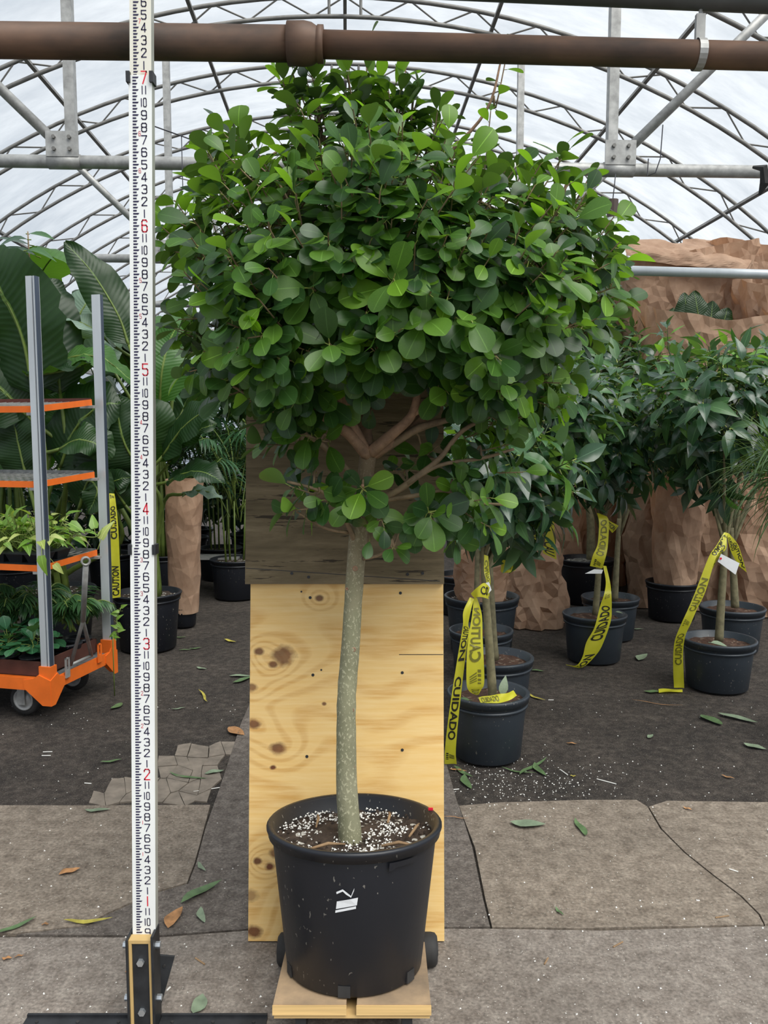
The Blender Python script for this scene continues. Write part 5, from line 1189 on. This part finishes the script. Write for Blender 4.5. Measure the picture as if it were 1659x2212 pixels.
for w, d in ((.19, .08), (.19, LD - .08), (LW - .19, .08), (LW - .19, LD - .08)):
    b = MB(); q = [(.02, -.022), (.055, -.022), (.075, -.02), (.080, -.010), (.080, .010), (.075, .02), (.055, .022), (.02, .022)]
    b.lathe(q, MC @ Matrix.Translation((w, d, .080)) @ Matrix.Rotation(R(90), 4, 'X'), 28); wh = b.build('caster', M['rubber'], cart, True)
    b = MB(); b.lathe([(.054, .018), (.054, .026), (.048, .026), (.045, .0225), (.032, .0225), (.028, .027), (.001, .027)], MC @ Matrix.Translation((w, d, .080)) @ Matrix.Rotation(R(90), 4, 'X'), 24); b.build('hub', M['galv'], wh, True)
    b = MB(); b.box((w - .02, d - .040, .06), (w + .02, d - .034, .16), MC); b.box((w - .03, d - .04, .155), (w + .03, d + .04, .195), MC); b.build('fork', M['galv'], wh)
def make_shelf(z, tilt, inner):
    Ms = MC @ Matrix.Translation((.030, .02, z)) @ Matrix.Rotation(tilt, 4, 'X'); w, d = LW - .08, LD - .10
    b = MB(); b.box((0, 0, -.016), (w, .004, .014), Ms); b.box((-.004, 0, -.016), (0, d, .014), Ms); b.box((w, 0, -.016), (w + .004, d, .014), Ms)
    lip = b.build('shelf', M['orange'], cart)
    b = MB(); b.box((0, d - .004, -.016), (w, d, .020), Ms); b.build('back_lip', inner, lip)
    b = MB(); n = int(w / .042)
    for i in range(1, n): b.box((w * i / n - .0016, .004, .001), (w * i / n + .0016, d - .004, .004), Ms)
    for j in range(1, 9): b.box((0, d * j / 9 - .0013, -.002), (w, d * j / 9 + .0013, .001), Ms)
    b.build('wire_deck', M['galv'], lip)
    b = MB()
    for yy in (.0, d - .03): b.box((-.028, yy, -.03), (.05, yy + .03, -.017), Ms)
    b.build('bracket', M['galv'], lip)
    return Ms
S3 = make_shelf(.745, R(1.5), M['orange_in']); S2_ = make_shelf(1.145, R(3.0), M['orange_in']); S1_ = make_shelf(1.497, R(6.0), M['maroon'])
# tow bar leaning at the side
tb = thing('tow_bar', CW(-.02, .25, .22), 'grey forked steel tow bar with ring end leaning on the trolley side', 'tow bar')
rt = P(185, 1212, 3.75); rb0, rb1 = CW(-.010, .16, .24), CW(-.010, .34, .24)
sp2 = rt.lerp((rb0 + rb1) / 2, .58)
b = MB(); b.tube([rt + Vector((0, 0, -.02)), sp2], .013, 10); b.build('shaft', M['galv'], tb, True)
for q in (rb0, rb1):
    b = MB(); b.tube([rt.lerp(sp2, .92), sp2, q], .0095, 8); b.build('prong', M['galv'], tb, True)
b = MB(); b.lathe([(.013, -.012), (.022, -.012), (.022, .012), (.013, .012), (.013, -.012)], Matrix.Translation(rt) @ Matrix.Rotation(R(90), 4, 'X') @ Matrix.Rotation(R(25), 4, 'Y'), 20); b.build('ring', M['galv'], tb, True)
b = MB(); b.tube([rb0, rb1], .008, 8); b.build('cross_bar', M['galv'], tb, True)
for dd_ in (.10, .38):
    b = MB(); Mh = MC @ Matrix.Translation((-.024, dd_, .19)); b.box((0, 0, 0), (.006, .035, .04), Mh); b.box((0, 0, .04), (.006, .010, .10), Mh); b.box((0, .025, .04), (.006, .035, .10), Mh); b.box((0, 0, .092), (.006, .035, .10), Mh); b.build('hook', M['galv'] if dd_ < .2 else M['orange'], tb)
# cardboard tray, plants on the base
b = MB()
for lo, hi in (((.06, .03, .212), (.95, .038, .285)), ((.06, .03, .212), (.068, LD - .06, .285)), ((.06, LD - .07, .212), (.95, LD - .06, .285)), ((.06, .03, .212), (.95, LD - .06, .216))): b.box(lo, hi, MC)
tag(b.build('cardboard_tray', M['card_brown']), 'shallow dark red cardboard tray on the trolley base', 'tray')
def small_pot(t, p, r, h, m='pot'):
    b = MB(); b.lathe([(r * .2, 0), (r * .75, 0), (r, h), (r * 1.06, h), (r * 1.06, h - .006), (r * .95, h - .012), (.001, h - .015)], Matrix.Translation(p), 20); b.build('pot', M[m], t, True)
def pep(p, sd, label, grp):
    random.seed(sd); t = thing('peperomia', p, label, 'potted plant', grp); small_pot(t, p, .06, .075); lv = []
    for k in range(22):
        a = k * 2.4; el = R(U(10, 80)); d = Vector((math.cos(a) * math.cos(el), math.sin(a) * math.cos(el), math.sin(el))); q = p + Vector((0, 0, .09)) + d * U(.05, .11)
        lv.append((basis(q, d + Vector((0, -.2, -.5)), d + Vector((0, -.3, .6)), U(.05, .075)), 0, k % 2))
    finalize(lv, t, 22, 'round')
for k, (w, d) in enumerate(((.16, .10), (.30, .09), (.44, .10), (.58, .10), (.22, .22), (.38, .22))): pep(CW(w, d, .217), 80 + k, 'glossy round-leaved peperomia in the cardboard tray', 'peperomias in the cardboard tray')
for k, (w, d, h) in enumerate(((.13, .34, .36), (.30, .36, .42), (.47, .34, .40), (.62, .30, .42), (.14, .44, .34), (.80, .30, .4))):
    p = CW(w, d, .217); palm(p.x, p.y, p.z, h, 13, 90 + k, 'small feathery parlour palm on the trolley base behind the peperomias', .065, .085, .09, 'parlour palms on the trolley base', 0, 'fine', 13, 1.1, 'parlour_palm')
# pothos on the lower shelf
def tray(w0, d0, label):
    t = thing('plug_tray', CW(w0 + .2, d0 + .1, .765), label, 'tray', None)
    Mt = MC @ Matrix.Translation((w0, d0, .752)); b = MB(); b.box((0, 0, 0), (.42, .28, .006), Mt); b.box((0, 0, .05), (.42, .012, .056), Mt); b.box((0, .268, .05), (.42, .28, .056), Mt); b.box((0, 0, .05), (.012, .28, .056), Mt); b.build('tray_base', M['tray'], t)
    for i in range(4):
        for j in range(2):
            c = MB(); x, y = .055 + .104 * i, .075 + .13 * j; q = [Mt @ Vector((x + sx_ * a, y + sy_ * a * 1.15, z)) for z, a in ((.004, .034), (.054, .050)) for sx_, sy_ in ((-1, -1), (1, -1), (1, 1), (-1, 1))]
            c.add(q, [(0, 1, 5, 4), (1, 2, 6, 5), (2, 3, 7, 6), (3, 0, 4, 7), (4, 5, 6, 7)]); c.build('cell', M['tray'], t)
    return [(w0 + .055 + .104 * i, d0 + .075 + .13 * j) for i in range(4) for j in range(2)]
cells = tray(.06, .05, 'black plug tray of pothos near the trolley corner post') + tray(.52, .05, 'black plug tray of pothos further along the shelf')
for k, (w, d) in enumerate(cells):
    if w > .75: continue
    random.seed(120 + k); p = CW(w, d, .80); t = thing('pothos', p, 'young yellow-green pothos in a cell of the black plug tray', 'potted plant', 'pothos in the plug trays'); lv = []; sm = MB()
    for i in range(22):
        a = i * 2.4 + k; el = R(U(15, 85)); dd = Vector((math.cos(a) * math.cos(el), math.sin(a) * math.cos(el), math.sin(el))); q = p + dd * U(.08, .20)
        sm.tube([p, p.lerp(q, .6) + Vector((0, 0, .02)), q], .0022, 4, cap=False)
        lv.append((basis(q, dd + Vector((U(-.3, .3), U(-.3, .3), -.6)), dd + Vector((0, -.4, .6)), U(.05, .085)), 1 if random.random() < .3 else 0, i % 2))
    sm.build('stems', M['stem_green'], t, True); finalize(lv, t, 22, 'heart')
# trailing pothos vine past the post, cream-striped leaves
t = thing('pothos', P(140, 1140, 3.75), 'trailing pothos runner reaching past the rear trolley post', 'potted plant'); b = MB()
vp = spline([P(135, 1130, 3.75), P(160, 1152, 3.72), P(190, 1160, 3.72), P(212, 1158, 3.74), P(222, 1140, 3.76)], 12); b.tube(vp, .003, 5); b.tube([P(150, 1150, 3.74), P(172, 1150, 3.72), P(195, 1148, 3.72), P(205, 1140, 3.72)], .0025, 5); b.build('runner', M['stem_green'], t, True)
finalize([(basis(P(204, 1142, 3.72), Vector((.2, -.2, -.9)) * -1, Vector((.3, -1, .2)), .075), 0, 0), (basis(P(218, 1165, 3.74), Vector((.3, 0, .9)), Vector((-.4, -1, .2)), .10), 1, 1), (basis(P(150, 1130, 3.72), Vector((.9, -.2, -.3)), Vector((0, -.5, .9)), .085), 0, 0), (basis(P(90, 1200, 3.60), Vector((.1, -.3, -.9)), Vector((-.1, -1, .2)), .09), 0, 1), (basis(P(118, 1218, 3.66), Vector((.5, -.1, -.6)), Vector((.1, -1, .3)), .06), 1, 0)], t, 5, 'heart')
random.seed(140); p = CW(.62, .36, .78); t = thing('striped_plant', p, 'cream-striped upright strap plant behind the pothos', 'potted plant'); small_pot(t, p, .06, .08); lv = []
for k in range(20):
    a = k * 2.4; lv.append((basis(p + Vector((0, 0, .06)), Vector((math.cos(a) * .5, math.sin(a) * .5, 1)), Vector((math.cos(a), math.sin(a) - .4, .3)), U(.18, .30)), 0, k % 2))
finalize(lv, t, 20, 'strap')
# small climbing vine behind the far post
random.seed(150); p = CW(.0, .70, 0); t = thing('creeping_vine', (p.x, p.y, 0), 'small light green vine hanging beside the rear trolley post', 'vine'); b = MB()
vp = spline([P(262, 1312, 4.3), P(252, 1335, 4.3), P(255, 1360, 4.28), P(246, 1372, 4.28), P(244, 1390, 4.25), (P(244, 1390, 4.25).x, 4.25, 0)], 14); b.tube(vp, .003, 5); b.build('stem', M['stem_green'], t, True)
finalize([(basis(vp[i], Vector((U(-1, 1), -.3, U(-.4, .5))), Vector((0, -1, .4)), U(.035, .05)), 0, i % 2) for i in range(10)], t, 10, 'heart')

# ================================================================== barrier tapes with their lettering
_tc = {}
def text_geo(s):
    if s in _tc: return _tc[s]
    cu = bpy.data.curves.new('lettering', 'FONT'); cu.body = s; cu.size = 1; cu.resolution_u = 3; cu.offset = .03; o = bpy.data.objects.new('lettering', cu); COL.objects.link(o)
    dg = bpy.context.evaluated_depsgraph_get(); me = o.evaluated_get(dg).to_mesh(); v = [tuple(x.co[:2]) for x in me.vertices]; f = [tuple(p.vertices) for p in me.polygons]
    o.evaluated_get(dg).to_mesh_clear(); bpy.data.objects.remove(o); xs = [a for a, _ in v]; ys = [b for _, b in v]
    v = [((a - min(xs)) / (max(xs) - min(xs)), (b - min(ys)) / (max(ys) - min(ys))) for a, b in v]; _tc[s] = (v, f); return _tc[s]
def logo_geo():
    v = []; f = []
    for k in range(4):
        b = len(v); x = .10 + .14 * k; v += [(x, .05), (x + .07, .05), (x + .30, .62), (x + .23, .62)]; f.append((b, b + 1, b + 2, b + 3))
    for x in (.12, .36, .60, .80):
        b = len(v); v += [(x, .70), (x + .13, .70), (x + .13, .96), (x, .96)]; f.append((b, b + 1, b + 2, b + 3))
    return v, f
def tape(edges, marks, label, ox=0, oy=0, sc=1, n=40, group=None, D0=None):
    """edges: (left x, left y, right x, right y, depth[, depth of right]); marks: (text, s0, s1, t0, t1, flip, seen_through)"""
    L = []; Rr = []
    for e in edges:
        d1 = e[4]; d2 = e[5] if len(e) > 5 else d1; L.append(P(ox + e[0] / sc, oy + e[1] / sc, d1)); Rr.append(P(ox + e[2] / sc, oy + e[3] / sc, d2))
    A, B = spline(L, n), spline(Rr, n); c = (A[n // 2] + B[n // 2]) / 2
    t = thing('barrier_tape', c, label, 'tape', group)
    mb_ = MB(); vs = []; m_ = 4
    def pt(s, u, lift=0):
        s = min(max(s, 0), 1) * n; i = min(int(s), n - 1); k = s - i; a, b_ = A[i].lerp(A[i + 1], k), B[i].lerp(B[i + 1], k); p = a.lerp(b_, u)
        tg = (A[i + 1] - A[i] + B[i + 1] - B[i]); nn = tg.cross(b_ - a)
        if nn.length > 1e-9: nn.normalize()
        if nn.y > 0: nn = -nn
        return p + nn * (lift + .004 * math.sin(u * 5 + i * .35) * .5)
    for i in range(n + 1):
        for j in range(m_ + 1): vs.append(pt(i / n, j / m_))
    mb_.add(vs, [(i * 5 + j, i * 5 + j + 1, (i + 1) * 5 + j + 1, (i + 1) * 5 + j) for i in range(n) for j in range(4)]); rb = mb_.build('ribbon', M['tape'], t, True)
    for (tx, s0, s1, t0, t1, flip, back) in marks:
        v, f = logo_geo() if tx == '#' else text_geo(tx); q = MB(); out = []
        for a, b_ in v:
            s = s0 + (s1 - s0) * a; u = t1 + (t0 - t1) * b_ if not flip else t0 + (t1 - t0) * b_; out.append(pt(s, u, .0016))
        q.add(out, f); q.build('lettering', M['tape_ink_back'] if back else M['tape_ink'], rb)
kA = dict(ox=940, oy=1150, sc=4.022)
tape([(300, 565, 338, 575, 3.30), (245, 690, 318, 650, 3.27), (243, 785, 288, 790, 3.26), (235, 850, 300, 862, 3.26), (212, 980, 278, 975, 3.26), (160, 1300, 238, 1290, 3.27), (112, 1640, 200, 1640, 3.29), (84, 1900, 180, 1900, 3.32), (80, 2010, 188, 2015, 3.345)],
     [('CAUTION', .30, .56, .15, .88, True, False), ('CUIDADO', .61, .82, .14, .86, True, False), ('#', .95, .88, .1, .9, False, False)], 'long yellow caution tape hanging in front of the nearest taped pot', **kA)
tape([(335, 575, 365, 570, 3.30), (320, 720, 405, 715, 3.28), (292, 900, 412, 900, 3.26), (275, 1060, 420, 1055, 3.25), (272, 1300, 426, 1300, 3.25), (295, 1380, 400, 1370, 3.26), (360, 1412, 378, 1410, 3.27)],
     [('CAUTION', .55, .10, .15, .85, True, True), ('#', .70, .58, .15, .85, True, True), ('CUIDADO', 1.0, .78, .2, .85, True, True)], 'broad yellow tape tail hanging against the stem of the nearest taped tree', **kA)
tape([(375, 1435, 400, 1490, 3.36, 3.32), (480, 1415, 510, 1482, 3.34, 3.30), (600, 1400, 620, 1470, 3.34, 3.30), (680, 1375, 712, 1415, 3.36, 3.33)], [('CUIDADO', .05, .5, .15, .85, False, True)], 'yellow tape scrap lying across the rim of the nearest taped pot', **kA)
tape([(310, 530, 345, 580, 3.29), (370, 475, 375, 560, 3.27), (430, 440, 440, 570, 3.28), (470, 480, 462, 580, 3.33)], [('CO', .45, .9, .2, .8, False, False)], 'knotted yellow tape loop round the stem of the nearest taped tree', n=24, **kA)
tape([(425, 195, 462, 205, 3.42), (425, 340, 470, 330, 3.40), (445, 420, 480, 420, 3.38), (450, 540, 470, 560, 3.37)], [('CAUTION', .1, .8, .15, .85, False, True)], 'crumpled yellow tape strip above the knot on the nearest taped stem', n=24, **kA)
tape([(570, 330, 575, 350, 3.6), (590, 240, 620, 350, 3.55), (650, 270, 660, 345, 3.55), (700, 300, 700, 330, 3.6)], [('#', .45, .75, .2, .8, False, False)], 'small yellow tape bow under the drooping leaves', n=20, **kA)
kB = dict(ox=1180, oy=1000, sc=3.463)
tape([(425, 770, 450, 770, 4.85), (445, 890, 477, 890, 4.78), (432, 985, 487, 985, 4.72), (402, 1075, 490, 1085, 4.73), (360, 1230, 484, 1180, 4.73), (300, 1340, 432, 1330, 4.74), (272, 1450, 378, 1430, 4.75), (225, 1515, 268, 1532, 4.76), (145, 1505, 150, 1512, 4.79)],
     [('#', .24, .30, .2, .8, False, True), ('CUIDADO', .62, .36, .15, .85, False, False), ('ION', .88, .74, .15, .85, False, False)], 'yellow caution tape spiralling across the front of the middle taped pot', **kB)
tape([(378, 375, 425, 385, 4.90), (395, 450, 466, 430, 4.86), (385, 600, 462, 610, 4.84), (350, 690, 440, 720, 4.82), (326, 770, 420, 790, 4.84)], [('CUIDADO', .72, .22, .15, .8, True, True), ('#', .98, .8, .2, .8, False, False)], 'folded yellow tape hanging on the stem of the middle taped tree', **kB)
tape([(425, 385, 440, 420, 4.92), (470, 430, 450, 470, 4.9), (542, 470, 495, 525, 4.92)], [('CAUTION', .25, .95, .2, .8, False, False)], 'short yellow tape end sticking out beside the grey stem', n=16, **kB)
tape([(1330, 520, 1360, 525, 4.30), (1270, 620, 1310, 640, 4.25), (1215, 705, 1262, 725, 4.22), (1122, 950, 1192, 960, 4.20), (1062, 1090, 1130, 1092, 4.20), (1010, 1200, 1082, 1200, 4.20), (965, 1315, 1040, 1290, 4.22), (952, 1420, 1024, 1410, 4.26), (950, 1560, 1028, 1560, 4.31), (955, 1680, 1032, 1685, 4.345)],
     [('CUIDADO', .02, .20, .1, .9, True, False), ('CAUTION', .46, .29, .12, .88, False, True), ('#', .58, .52, .15, .85, False, True), ('CUIDADO', .85, .64, .15, .85, False, True)], 'long yellow caution tape slanting from the tagged tree to the ground', **kB)
tape([(1345, 520, 1370, 530, 4.32), (1365, 600, 1420, 590, 4.32), (1390, 680, 1450, 650, 4.33), (1440, 770, 1500, 820, 4.35)], [('CUIDADO', .15, .6, .1, .5, True, False), ('CAUTION', .35, .95, .5, .9, True, False)], 'tapering yellow tape end behind the white tag', n=24, **kB)
tape([(1320, 560, 1350, 560, 4.28), (1290, 660, 1345, 640, 4.25), (1250, 760, 1300, 690, 4.25), (1212, 800, 1225, 830, 4.25)], [('CAUTION', .2, .9, .2, .8, False, False)], 'short twisted yellow tape tail beside the white tag', n=20, **kB)
tape([(840, 1690, 842, 1716, 4.36, 4.31), (910, 1690, 915, 1714, 4.36, 4.31), (1018, 1690, 1020, 1712, 4.36, 4.32)], [], 'end of yellow tape crumpled on the ground by a fallen leaf', n=16, **kB)
kD = dict(ox=940, oy=1000, sc=2.307)
tape([(520, -200, 540, -200, 5.1), (530, 20, 556, 20, 5.25), (532, 120, 560, 120, 5.3), (545, 235, 590, 240, 5.3), (532, 370, 595, 375, 5.3), (538, 450, 605, 482, 5.3)], [('#', .72, .63, .15, .85, False, False), ('CAU', .84, .98, .12, .88, True, False)], 'yellow tape loop dangling below the ficus leaves before crumpled paper', n=30, **kD)
tape([(520, 170, 540, 170, 5.34), (495, 260, 545, 255, 5.34), (478, 310, 535, 320, 5.34), (482, 385, 525, 405, 5.34)], [('CAUTION', .1, .6, .2, .8, False, True), ('#', .68, .95, .15, .85, False, False)], 'second yellow tail beside the hanging tape loop', n=20, **kD)
kE = dict(ox=0, oy=1030, sc=4.173)
tape([(978, 150, 1030, 150, 4.75), (985, 240, 1045, 230, 4.72), (990, 430, 1062, 420, 4.70), (992, 700, 1078, 700, 4.68), (1000, 900, 1086, 900, 4.67), (1008, 1095, 1086, 1085, 4.66)],
     [('#', .13, .03, .2, .9, False, False), ('CUIDADO', .50, .24, .12, .85, False, False), ('CAUTION', .98, .70, .12, .88, False, False)], 'yellow caution tape hanging straight down behind the rear trolley post', **kE)
# white tags
def card(q, label):
    b = MB(); b.add(q + [p + Vector((0, .002, 0)) for p in q], [(0, 1, 2, 3), (7, 6, 5, 4)] + [(i, 4 + i, 4 + (i + 1) % 4, (i + 1) % 4) for i in range(4)])
    t = thing('paper_tag', sum(q, Vector()) / 4, label, 'tag'); b.build('card', M['white_card'], t); return t
t = card([P(1180 + a / 3.463, 1000 + c / 3.463, 4.22) for a, c in ((1283, 738), (1308, 680), (1446, 750), (1416, 836))], 'white paper tag tied to the taped tree on the slanting tape')
b = MB(); p = P(1180 + 1305 / 3.463, 1000 + 715 / 3.463, 4.217); b.tube([p, p + Vector((0, -.002, 0))], .006, 10); b.build('eyelet', M['red_ink'], t)
card([P(1180 + a / 3.463, 1000 + c / 3.463, 4.83) for a, c in ((290, 828), (360, 795), (425, 800), (415, 828))], 'white paper tag lying sideways on the middle taped stem')
card([P(940 + a / 4.022, 1150 + c / 4.022, 3.36) for a, c in ((452, 545), (440, 440), (468, 432), (490, 500))], 'narrow white tag tucked in the knot on the nearest taped stem')

# ================================================================== fallen leaves and litter
def litter(px, py, ln, ang, m, label, w=1.0, z=None, curl=.15):
    p = G(px, py, .001 if py > 1738 else -.008); D = p.y; L = ln * (D * 1.03) / F_PX
    a = R(ang); k = math.cos(a), math.sin(a)
    # angle as seen in the picture: foreshortened ground direction
    f = (EYE / D); d = Vector((k[0], k[1] / max(.25, f), 0)); L *= d.length * .9; d.normalize()
    b = MB(); n = 7; vs = []; x = Vector((-d.y, d.x, 0))
    for i in range(n + 1):
        s = i / n; hw = L * .16 * w * math.sin(math.pi * s ** .85) ** .8 if 0 < s < 1 else .0006; zz = .003 + L * curl * (s - .5) ** 2 * 1.2 + .002 * math.sin(s * 9 + px)
        c = p + d * (s - .5) * L + x * L * .05 * math.sin(s * 5 + px); vs += [c - x * hw + Vector((0, 0, zz + hw * .3)), c + Vector((0, 0, zz)), c + x * hw + Vector((0, 0, zz + hw * .25))]
    b.add(vs, [q for i in range(n) for q in ((i * 3, i * 3 + 1, i * 3 + 4, i * 3 + 3), (i * 3 + 1, i * 3 + 2, i * 3 + 5, i * 3 + 4))])
    o = b.build('fallen_leaf', M[m], None, True); return tag(o, label, 'leaf')
LIT = [(433, 1930, 95, 38, 'fallen_green', 'long green leaf lying on the strip right of the staff', .75), (190, 1992, 115, 6, 'yellow_leaf', 'long curled tan leaf on the slab joint left of the staff', .45), (376, 1986, 55, 75, 'dry_leaf', 'twisted brown leaf beside the measuring staff', 1.3), (436, 1980, 45, -60, 'fallen_grey', 'small pale leaf near the plywood foot', .9),
       (430, 2172, 55, 80, 'fallen_grey', 'pale green leaf just behind the stand base bar', 1.6), (32, 2005, 85, 38, 'fallen_green', 'slim green leaf on the front slab edge', .5), (150, 1885, 45, 20, 'dry_leaf', 'crumpled brown leaf on the rounded concrete slab', 1.6), (210, 1752, 60, 2, 'fallen_grey', 'pale green leaf at the far edge of the rounded slab', .9),
       (405, 1680, 100, -10, 'fallen_green', 'long dark leaf across the broken concrete', .35), (463, 1670, 45, 8, 'fallen_grey', 'grey leaf on the broken concrete', 1.4), (240, 1646, 45, 12, 'fallen_green', 'dark green leaf on the soil left of the staff', .8), (435, 1875, 35, -35, 'fallen_grey', 'little bent leaf in the curved groove', .8),
       (15, 2072, 24, 5, 'dry_leaf', 'small brown leaf scrap on the front slab', 1.6), (42, 2067, 22, 10, 'dry_leaf', 'dark brown curled scrap on the front slab', 1.0), (98, 1998, 18, 0, 'dry_leaf', 'tiny maroon leaf on the slab joint', 1.6), (278, 2098, 18, 80, 'dry_leaf', 'orange-brown leaf scrap against the stand', 1.5),
       (1140, 1783, 85, -4, 'fallen_grey', 'folded pale green leaf on the cracked slab', 1.4), (1254, 1790, 45, 88, 'fallen_green', 'narrow green leaf standing out on the cracked slab', .6), (1208, 1971, 24, -50, 'fallen_green', 'bright green fragment near the front slab joint', .8), (1387, 1422, 42, 20, 'fallen_grey', 'green leaf between the two taped pots', 1.2), (1410, 1496, 42, 0, 'fallen_green', 'oval leaf touching the crumpled tape end', 1.4),
       (1594, 1554, 66, -24, 'fallen_grey', 'pale curled leaf on the soil at the right', .8), (1537, 1558, 32, -55, 'fallen_green', 'dark green leaf right of the tagged pot', 1.2), (1630, 1615, 40, -22, 'fallen_grey', 'silvery leaf on the dark soil', 1.5), (1405, 1592, 22, 20, 'fallen_grey', 'small green leaf on the dark soil', 1.5), (1165, 1322, 42, 0, 'fallen_grey', 'green leaf behind the middle taped pot', 1.0), (1378, 1360, 28, 0, 'fallen_grey', 'green leaf by the dark pot', 1.0),
       (1160, 1450, 32, -8, 'fallen_green', 'leaf beside the second dusty pot', 1.1), (1158, 1508, 36, -25, 'yellow_leaf', 'pale leaf stalk beside the nearest taped pot', .5), (1150, 1660, 90, 30, 'fallen_green', 'thin green blade on the perlite', .3), (1120, 1668, 80, -8, 'fallen_green', 'long thin blade in front of the nearest taped pot', .3), (1165, 1665, 35, -70, 'fallen_green', 'small narrow leaf among the perlite crumbs', .7), (1000, 1670, 50, -30, 'fallen_green', 'tangle leaf near the end of the long tape', .6), (1008, 1692, 36, -80, 'fallen_green', 'dull green leaf beside the board edge', .8), (990, 1665, 40, -10, 'dry_leaf', 'pinkish brown leaf near the tape foot', .7),
       (1235, 1607, 24, -8, 'dry_leaf', 'brown leaf scrap right of the nearest taped pot', .9), (1238, 1678, 14, 0, 'yellow_leaf', 'yellow leaf scrap among the perlite', 1.6), (985, 1768, 60, -8, 'dry_leaf', 'orange-brown dry stalk beside the big pot', .16), (1420, 1522, 110, -6, 'dry_leaf', 'long dry brown stalk in front of the tagged pot', .08), (1572, 1680, 26, -15, 'dry_leaf', 'tan leaf scrap on the soil', .8), (1485, 1748, 18, -20, 'dry_leaf', 'brown bud scale on the slab edge', 1.2),
       (520, 1462, 55, -2, 'fallen_grey', 'pale leaf beside the plywood left edge', .9), (525, 1470, 45, 20, 'fallen_green', 'green leaf under the pale one by the plywood', .9), (497, 1386, 36, -10, 'yellow_leaf', 'yellow-green leaf on the soil by the palm pot', .8), (435, 1445, 28, -8, 'fallen_grey', 'grey-green leaf below the black pot', 1.1), (422, 1402, 26, 10, 'fallen_green', 'green leaf beside the black pot', 1.0), (440, 1507, 55, -32, 'yellow_leaf', 'thin straw leaf on the gravel', .2), (385, 1532, 30, 10, 'fallen_grey', 'pale leaf behind the staff', .7), (253, 1527, 18, 70, 'fallen_green', 'green leaf left of the staff', 1.2), (510, 1583, 52, -20, 'dry_leaf', 'greyish curled bark at the strip edge', 1.6), (390, 1378, 25, 5, 'fallen_green', 'dark leaf near the paper sleeve foot', 1.0), (400, 1405, 30, 0, 'fallen_green', 'dark green leaf below the pot rim', .8)]
for l in LIT: litter(*l)
for px, py, ln, ang in ((1190, 1512, 12, 0), (1310, 1688, 38, -18), (1218, 1668, 16, -50), (985, 1705, 14, 5), (103, 1624, 20, 2), (100, 1632, 20, 0), (190, 1692, 16, -4), (450, 1705, 62, 10), (1585, 1880, 16, -25), (364, 2136, 10, 60), (1660, 1795, 10, 60), (1335, 2040, 30, 25), (1180, 2076, 20, 50), (1560, 1980, 34, 8), (432, 2076, 30, -30)):
    p = G(px, py, .002 if py > 1738 else -.007); a = R(ang); L = ln * p.y / F_PX; d = Vector((math.cos(a), math.sin(a) * p.y / EYE, 0)); b = MB(); b.tube([p - d * L / 2, p + d * L / 2], .0022, 5)
    tag(b.build('straw', M['perlite'] if px not in (1335, 1180, 1560, 432) else M['twig_dry']), 'white straw fragment on the ground' if px not in (1335, 1180, 1560, 432) else 'tan twig fragment on the concrete', 'straw', 'white straws' if px not in (1335, 1180, 1560, 432) else 'tan twigs')
